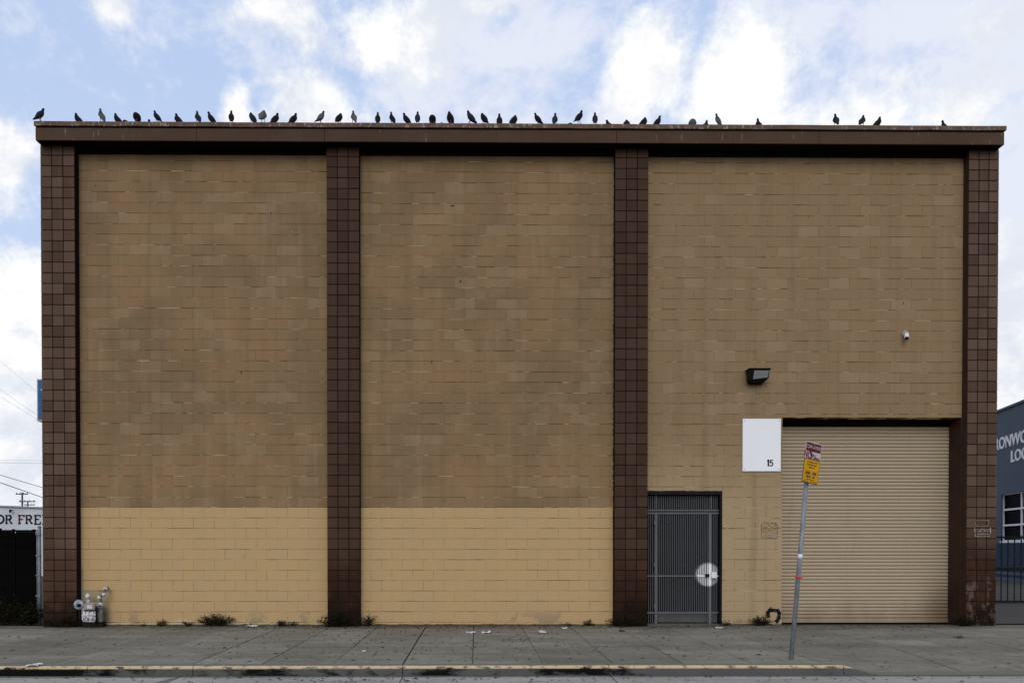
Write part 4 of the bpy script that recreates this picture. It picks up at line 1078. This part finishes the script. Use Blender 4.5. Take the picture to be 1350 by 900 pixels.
letter(l_F(25.6), 'shed_red'); letter(l_R(35.2), 'shed_letter'); letter(l_E(46.8), 'shed_letter'); letter(l_E(57.6), 'shed_letter'); letter(l_F(-14.5), 'shed_letter')
q = W(13.5, 673, SY - .2); m = MB(); m.lathe([(.02, -.1), (.05, -.09), (.06, 0), (.03, .07), (.01, .08)], 10, Matrix.Translation(q)); m.tube([q, (q.x, SY, q.z + .06)], .02, 6); m.build('lamp', 'black_iron', shed, True)
# blue box sign on a post
BY = 12.0
a, b = W(49, 555, BY), W(49, 499.5, BY)
bs = thing('box_sign', 'blue box sign with tan edge showing past left pier', 'sign', (a.x + .8, BY, 0))
m = MB(); m.box(a.x, a.x + 1.7, BY, BY + .35, a.z, b.z); m.build('case', 'sign_tan', bs)
m = MB(); m.box(a.x + .04, a.x + 1.66, BY - .012, BY - .001, a.z + .07, b.z - .04); m.build('face', 'sign_blue', bs)
q = W(55.5, 515.5, BY - .014); m = MB(); m.prism([(q.x - .07, q.z + .08), (q.x + .02, q.z + .05), (q.x + .09, q.z + .09), (q.x + .09, q.z - .1), (q.x + .03, q.z - .02)], BY - .016, BY - .0125); m.build('emblem', 'letter_white', bs)
m = MB(); m.tube([(a.x + .85, BY + .17, -.02), (a.x + .85, BY + .17, a.z)], .09, 12); m.build('post', 'black_iron', bs, True)
# utility poles
def upole(px, pytop, Yd, arms, label, h_extra=0):
    q = W(px, pytop, Yd); t_ = thing('utility_pole', label, 'utility pole', (q.x, Yd, 0), 'far utility poles')
    m = MB(); m.tube([(q.x, Yd, -.1), (q.x, Yd, q.z)], [.20, .15], 10); m.build('post', 'pole_wood', t_, True)
    for (x0, x1, py) in arms:
        A, B = W(x0, py, Yd), W(x1, py + .4, Yd); m = MB(); m.box(A.x, B.x, Yd - .3, Yd - .16, A.z - .10, A.z + .08); m.build('crossarm', 'pole_wood', t_)
        for k in range(4):
            xx = A.x + (B.x - A.x) * (.06 + .29 * k); m = MB(); m.lathe([(.05, 0), (.09, .05), (.05, .12), (.08, .16), (.03, .24)], 8, Matrix.Translation((xx, Yd - .23, A.z + .06))); m.build('insulator', 'pole_wood', t_, True)
upole(29.3, 648.8, 120, [(22, 38, 651), (26.3, 47.5, 660.8)], 'wooden utility pole with two crossarms above the pale shed')
upole(36.6, 659.8, 150, [(33, 46.5, 665.2)], 'shorter utility pole beside the taller one above the shed')
def wire(p0, p1, sag, r_, mat, label):
    m = MB(); n = 40; A, B = W(*p0), W(*p1); A, B = A + (A - B) * 9, B + (B - A) * 3
    m.tube([A.lerp(B, i / n) + Vector((0, 0, -sag * 4 * (i / n) * (1 - i / n))) for i in range(n + 1)], r_, 5); tag(m.build('overhead_wire', mat), label, 'wire', 'overhead wires at the left')
wire((0, 624, 40), (56, 641, 46), .12, .024, 'wire_black', 'upper of two dark wires sloping down toward the left pier')
wire((0, 634.5, 40), (56, 654.5, 46), .08, .030, 'wire_black', 'lower of two dark wires sloping down toward the left pier')
wire((0, 606, 60), (56, 607, 60), .0, .012, 'wire_grey', 'upper thin level wire high over the shed')
wire((0, 609.5, 60), (56, 610.5, 60), .0, .018, 'wire_grey', 'lower thin level wire high over the shed')
wire((0, 474, 50), (48, 515, 46), .1, .010, 'wire_grey', 'faint sloping wire ending near top of the blue sign')
wire((0, 512, 50), (48, 545, 46), .1, .012, 'wire_grey', 'faint sloping wire just below the blue sign middle')
wire((0, 521, 50), (48, 551, 46), .1, .012, 'wire_grey', 'lowest faint sloping wire left of the blue sign')

# ============================================================ RIGHT BACKGROUND
# blue-grey building, its wall running away to the left
RP = Vector((24.5, 20.0, 0)); RD = Vector((-.239, -.971, 0)).normalized()      # toward the viewer
RN = Vector((RD.y, -RD.x, 0));  RN = RN if RN.x < 0 else -RN                    # wall normal, faces left
rb = thing('blue_grey_building', 'blue grey building with white lettering and gridded window at right', 'building', RP)
def along(px, py):                                  # photo pixel -> point on that wall
    d = ray(px, py); o_ = Vector((0, -CAM_D, CAM_H)); t_ = (RP - o_).dot(RN) / d.dot(RN); return o_ + d * t_
def wl(px, py): q = along(px, py); return ((q - RP).dot(RD), q.z)
WM = Matrix(((RD.x, -RN.x, 0, RP.x), (RD.y, -RN.y, 0, RP.y), (0, 0, 1, 0), (0, 0, 0, 1)))     # local x along wall, -y out of wall
def wbuild(m, name, mat): me = m.mesh(name, mat); me.transform(WM); return link(name, me, rb)
ztop = wl(1330, 538)[1]; zd = wl(1335, 715)[1]; wz1 = wl(1335, 649.5)[1]; wx0 = wl(1319.5, 690)[0]; wx1 = wx0 + 3 * (wl(1343.5, 690)[0] - wx0)
xa, xb = -9.0, 6.0
m = MB(); m.box(xa, wx0, 0, .3, zd, ztop); m.box(wx1, xb, 0, .3, zd, ztop); m.box(wx0, wx1, 0, .3, wz1, ztop); m.box(xa, xb, .3, 12, -.1, ztop - .02); wbuild(m, 'wall', 'blue_paint')
m = MB(); m.box(xa, xb, -.03, .299, -.1, zd - .001); wbuild(m, 'lower_wall', 'blue_dado')
m = MB(); m.box(xa, xb, -.05, -.031, .28, .42); m.box(xa, xb, -.06, -.031, -.1, .16); wbuild(m, 'wall_band', 'blue_paint')
m = MB(); m.box(xa - .05, xb + .05, -.08, .12, ztop - .001, ztop + .10); wbuild(m, 'parapet_cap', 'blue_paint')
m = MB(); m.box(wx0, wx1, .16, .17, zd, wz1); wbuild(m, 'window_glass', 'window_glass')
rows = 3; wx1 = wx0 + 3 * (wl(1343.5, 690)[0] - wx0); cols = 3
m = MB(); m.box(wx0, wx1, -.04, .02, zd, zd + .09); wbuild(m, 'window_sill', 'window_white')
for j in range(rows + 1):
    zz = zd + .09 + (wz1 - zd - .09) * j / rows; m = MB(); m.box(wx0, wx1, .08, .14, zz - .04, zz + .04); wbuild(m, 'window_bar', 'window_white')
for i in range(cols + 1):
    xx = wx0 + (wx1 - wx0) * i / cols; m = MB(); m.box(xx - .035, xx + .035, .075, .139, zd + .09, wz1); wbuild(m, 'window_bar', 'window_white')
def wall_text(s, px0, py0, px1, py1, name):
    (x0, z0_), (x1, z1_) = wl(px0, py1), wl(px1, py0); me = text_mesh(s, 1.0, 'letter_white', .02, 1, .02)
    xs = [q.co.x for q in me.vertices]; ys = [q.co.y for q in me.vertices]
    sx, sy = (x1 - x0) / (max(xs) - min(xs)), (z1_ - z0_) / (max(ys) - min(ys))
    me.transform(Matrix.Translation((-min(xs), -min(ys), 0))); me.transform(Matrix.Diagonal((sx, sy, 1, 1)))
    me.transform(WM @ Matrix.Translation((x0, -.012, z0_)) @ FRONT); return link(name, me, rb)
wall_text('IRONWO', 1309.5, 565, 1355, 595, 'lettering')
wall_text('LOC', 1333.5, 588, 1355, 609.5, 'lettering')
# iron fence
q0, q1 = W(1306, 795, 5.6), W(1350, 795, 5.6)
fz0, fz1_ = W(1330, 794, 5.6).z, W(1330, 706, 5.6).z
fe = thing('iron_fence', 'black iron bar fence in front of the blue grey building', 'fence', (q0.x, 5.6, 0))
m = MB(); m.box(-.010, .010, -.010, .010, 0, fz1_ - fz0 + .02); bme = m.mesh('bar', 'black_iron')
px = 1312.0; 
for i in range(26):
    o = link('bar', bme, fe); o.location = (W(1302.6 + i * 8.7, 750, 5.6).x, 5.6, fz0)
for zz, h in ((fz0 + .03, .03), (W(1330, 750, 5.6).z, .05), (fz1_ - .04, .025)):
    m = MB(); m.box(q0.x - .3, q0.x + 5, 5.57, 5.63, zz - h, zz + h); m.build('rail', 'black_iron', fe)
for xx in (q0.x - .25, q0.x + 2.2, q0.x + 4.8): m = MB(); m.box(xx - .04, xx + .04, 5.56, 5.64, -.05, fz1_ + .06); m.build('post', 'black_iron', fe)
m = MB(); m.box(q0.x - .3, q0.x + 5.2, 5.5, 5.7, -.05, fz0 - .06); m.build('plinth', 'concrete', fe)

# ============================================================ WEEDS, LITTER
GRP = 'weeds along the foot of the wall'
def weed(px, w, h, n, label, sd_, y=-.07, size=.028):
    c = W(px, 824, y); leafy('weed', label, 'weed', (c.x, y, 0), w, .05, h, n, size, max(5, n // 10), GRP, sd_)
weed(213, .10, .17, 130, 'small weed tuft right of the gas meter', 1)
weed(247, .12, .14, 110, 'low weed tuft left of the biggest weed clump', 2)
weed(284, .42, .34, 900, 'biggest dark weed clump at foot of the left wall bay', 3)
weed(190, .09, .05, 30, 'lowest weed sprig, nearest the gas meter', 4)
weed(371, .20, .17, 200, 'straggly weed left of the second pier', 6)
weed(386, .10, .10, 70, 'small weed beside the straggly one left of second pier', 7)
weed(327, .10, .05, 30, 'tiny weed right of the biggest weed clump', 8)
weed(775, .13, .16, 150, 'weed tuft at right end of the middle wall bay', 9)
weed(750, .07, .07, 40, 'flat weed sprig beside the tuft in middle bay', 10)
weed(958, .13, .11, 110, 'sparse weed just right of the steel gate', 11)
weed(1003, .28, .28, 460, 'leafy dark weed under the black tag by roller door', 12)
c = W(444, 820, -.24); leafy('ivy_clump', 'dense black ivy around foot of the second pier', 'plant', (c.x, -.23, 0), .42, .07, .34, 1300, .032, 80, None, 31)
c = W(482, 814, -.1); leafy('weed', 'sprig with rounded leaves right of the second pier foot', 'weed', (c.x + .02, -.1, 0), .26, .05, .30, 220, .034, 20, GRP, 32)
c = W(826, 820, -.23); leafy('ivy_clump', 'dark ivy around foot of the third pier beside the gate', 'plant', (c.x - .05, -.23, 0), .44, .07, .24, 800, .03, 60, None, 33)
c = W(1269, 818, -.22); leafy('ivy_clump', 'black mossy growth at foot of the right pier', 'plant', (c.x + .05, -.23, 0), .34, .07, .28, 800, .026, 60, None, 34)
c = W(84, 818, -.23); leafy('ivy_clump', 'dark growth at foot of the left pier by gas meter', 'plant', (c.x + .05, -.25, 0), .50, .07, .28, 900, .03, 70, None, 35)
# scraps of paper
def scrap(px, py, w, d, label, sd_, mat='paper'):
    rnd = random.Random(sd_); c = G(px, py); m = MB(); nx, ny = 5, 4; vs = []
    for j in range(ny + 1):
        for i in range(nx + 1): vs.append((c.x + (i / nx - .5) * w + rnd.uniform(-.008, .008), c.y + (j / ny - .5) * d + rnd.uniform(-.008, .008), .006 + abs(rnd.gauss(0, .014))))
    m.add(vs, [(j*(nx+1)+i, j*(nx+1)+i+1, (j+1)*(nx+1)+i+1, (j+1)*(nx+1)+i) for j in range(ny) for i in range(nx)])
    o = m.build('paper_scrap', mat); s_ = o.modifiers.new('thick', 'SOLIDIFY'); s_.thickness = .002
    tag(o, label, 'litter', 'litter on the sidewalk')
scrap(621, 834, .17, .22, 'left of two white paper scraps below the middle wall bay', 1)
scrap(641, 834, .17, .20, 'right of two white paper scraps below the middle wall bay', 2)
scrap(715, 833.5, .13, .2, 'white paper scrap halfway to the third pier', 3)
scrap(744, 828.5, .10, .16, 'small pale scrap against the wall near a weed tuft', 4)
scrap(332, 825.8, .22, .12, 'white crumpled strip at wall foot right of biggest weed', 5)
scrap(45, 877.5, .16, .16, 'pale plastic scrap hanging on the kerb edge at left', 6, 'meter_paint')
scrap(480, 859, .05, .06, 'tiny pale scrap mid sidewalk below second pier', 7)
scrap(820, 832, .09, .09, 'brown scrap in front of the third pier', 8, 'jamb_paint')
scrap(1264, 840.5, .12, .12, 'dark leaf scrap on the driveway below the right pier', 9, 'dead_leaf')
scrap(948, 828, .14, .06, 'pale scrap lying at the gate threshold', 10)
# fallen bits of leaf and grit
m = MB(); random.seed(77)
for i in range(2200):
    u_ = random.random()
    x = random.gauss(-1.0, 3.6) if u_ < .7 else random.uniform(-8, 9)
    y = -.03 - abs(random.gauss(0, .28)) if random.random() < .62 else random.uniform(-4.5, -.05)
    if random.random() < .12: y = random.uniform(-5.4, -4.95)
    z = (pave_z(x, y) if y > -4.8 else RZ + .016) + .003
    L = random.uniform(.010, .034) * (1.4 if random.random() < .12 else 1); a = random.uniform(0, 6.28); cx_, sx_ = math.cos(a) * L, math.sin(a) * L; wd = random.uniform(.25, .6)
    m.add([(x - cx_, y - sx_, z), (x + sx_ * wd, y - cx_ * wd, z + L * .3), (x + cx_, y + sx_, z + L * .1), (x - sx_ * wd, y + cx_ * wd, z + L * .35)], [(0, 1, 2), (0, 2, 3)])
o = stuff(m.build('fallen_leaves', 'dead_leaf')); tag(o, 'scattered dry leaf bits and grit on the sidewalk', 'debris')
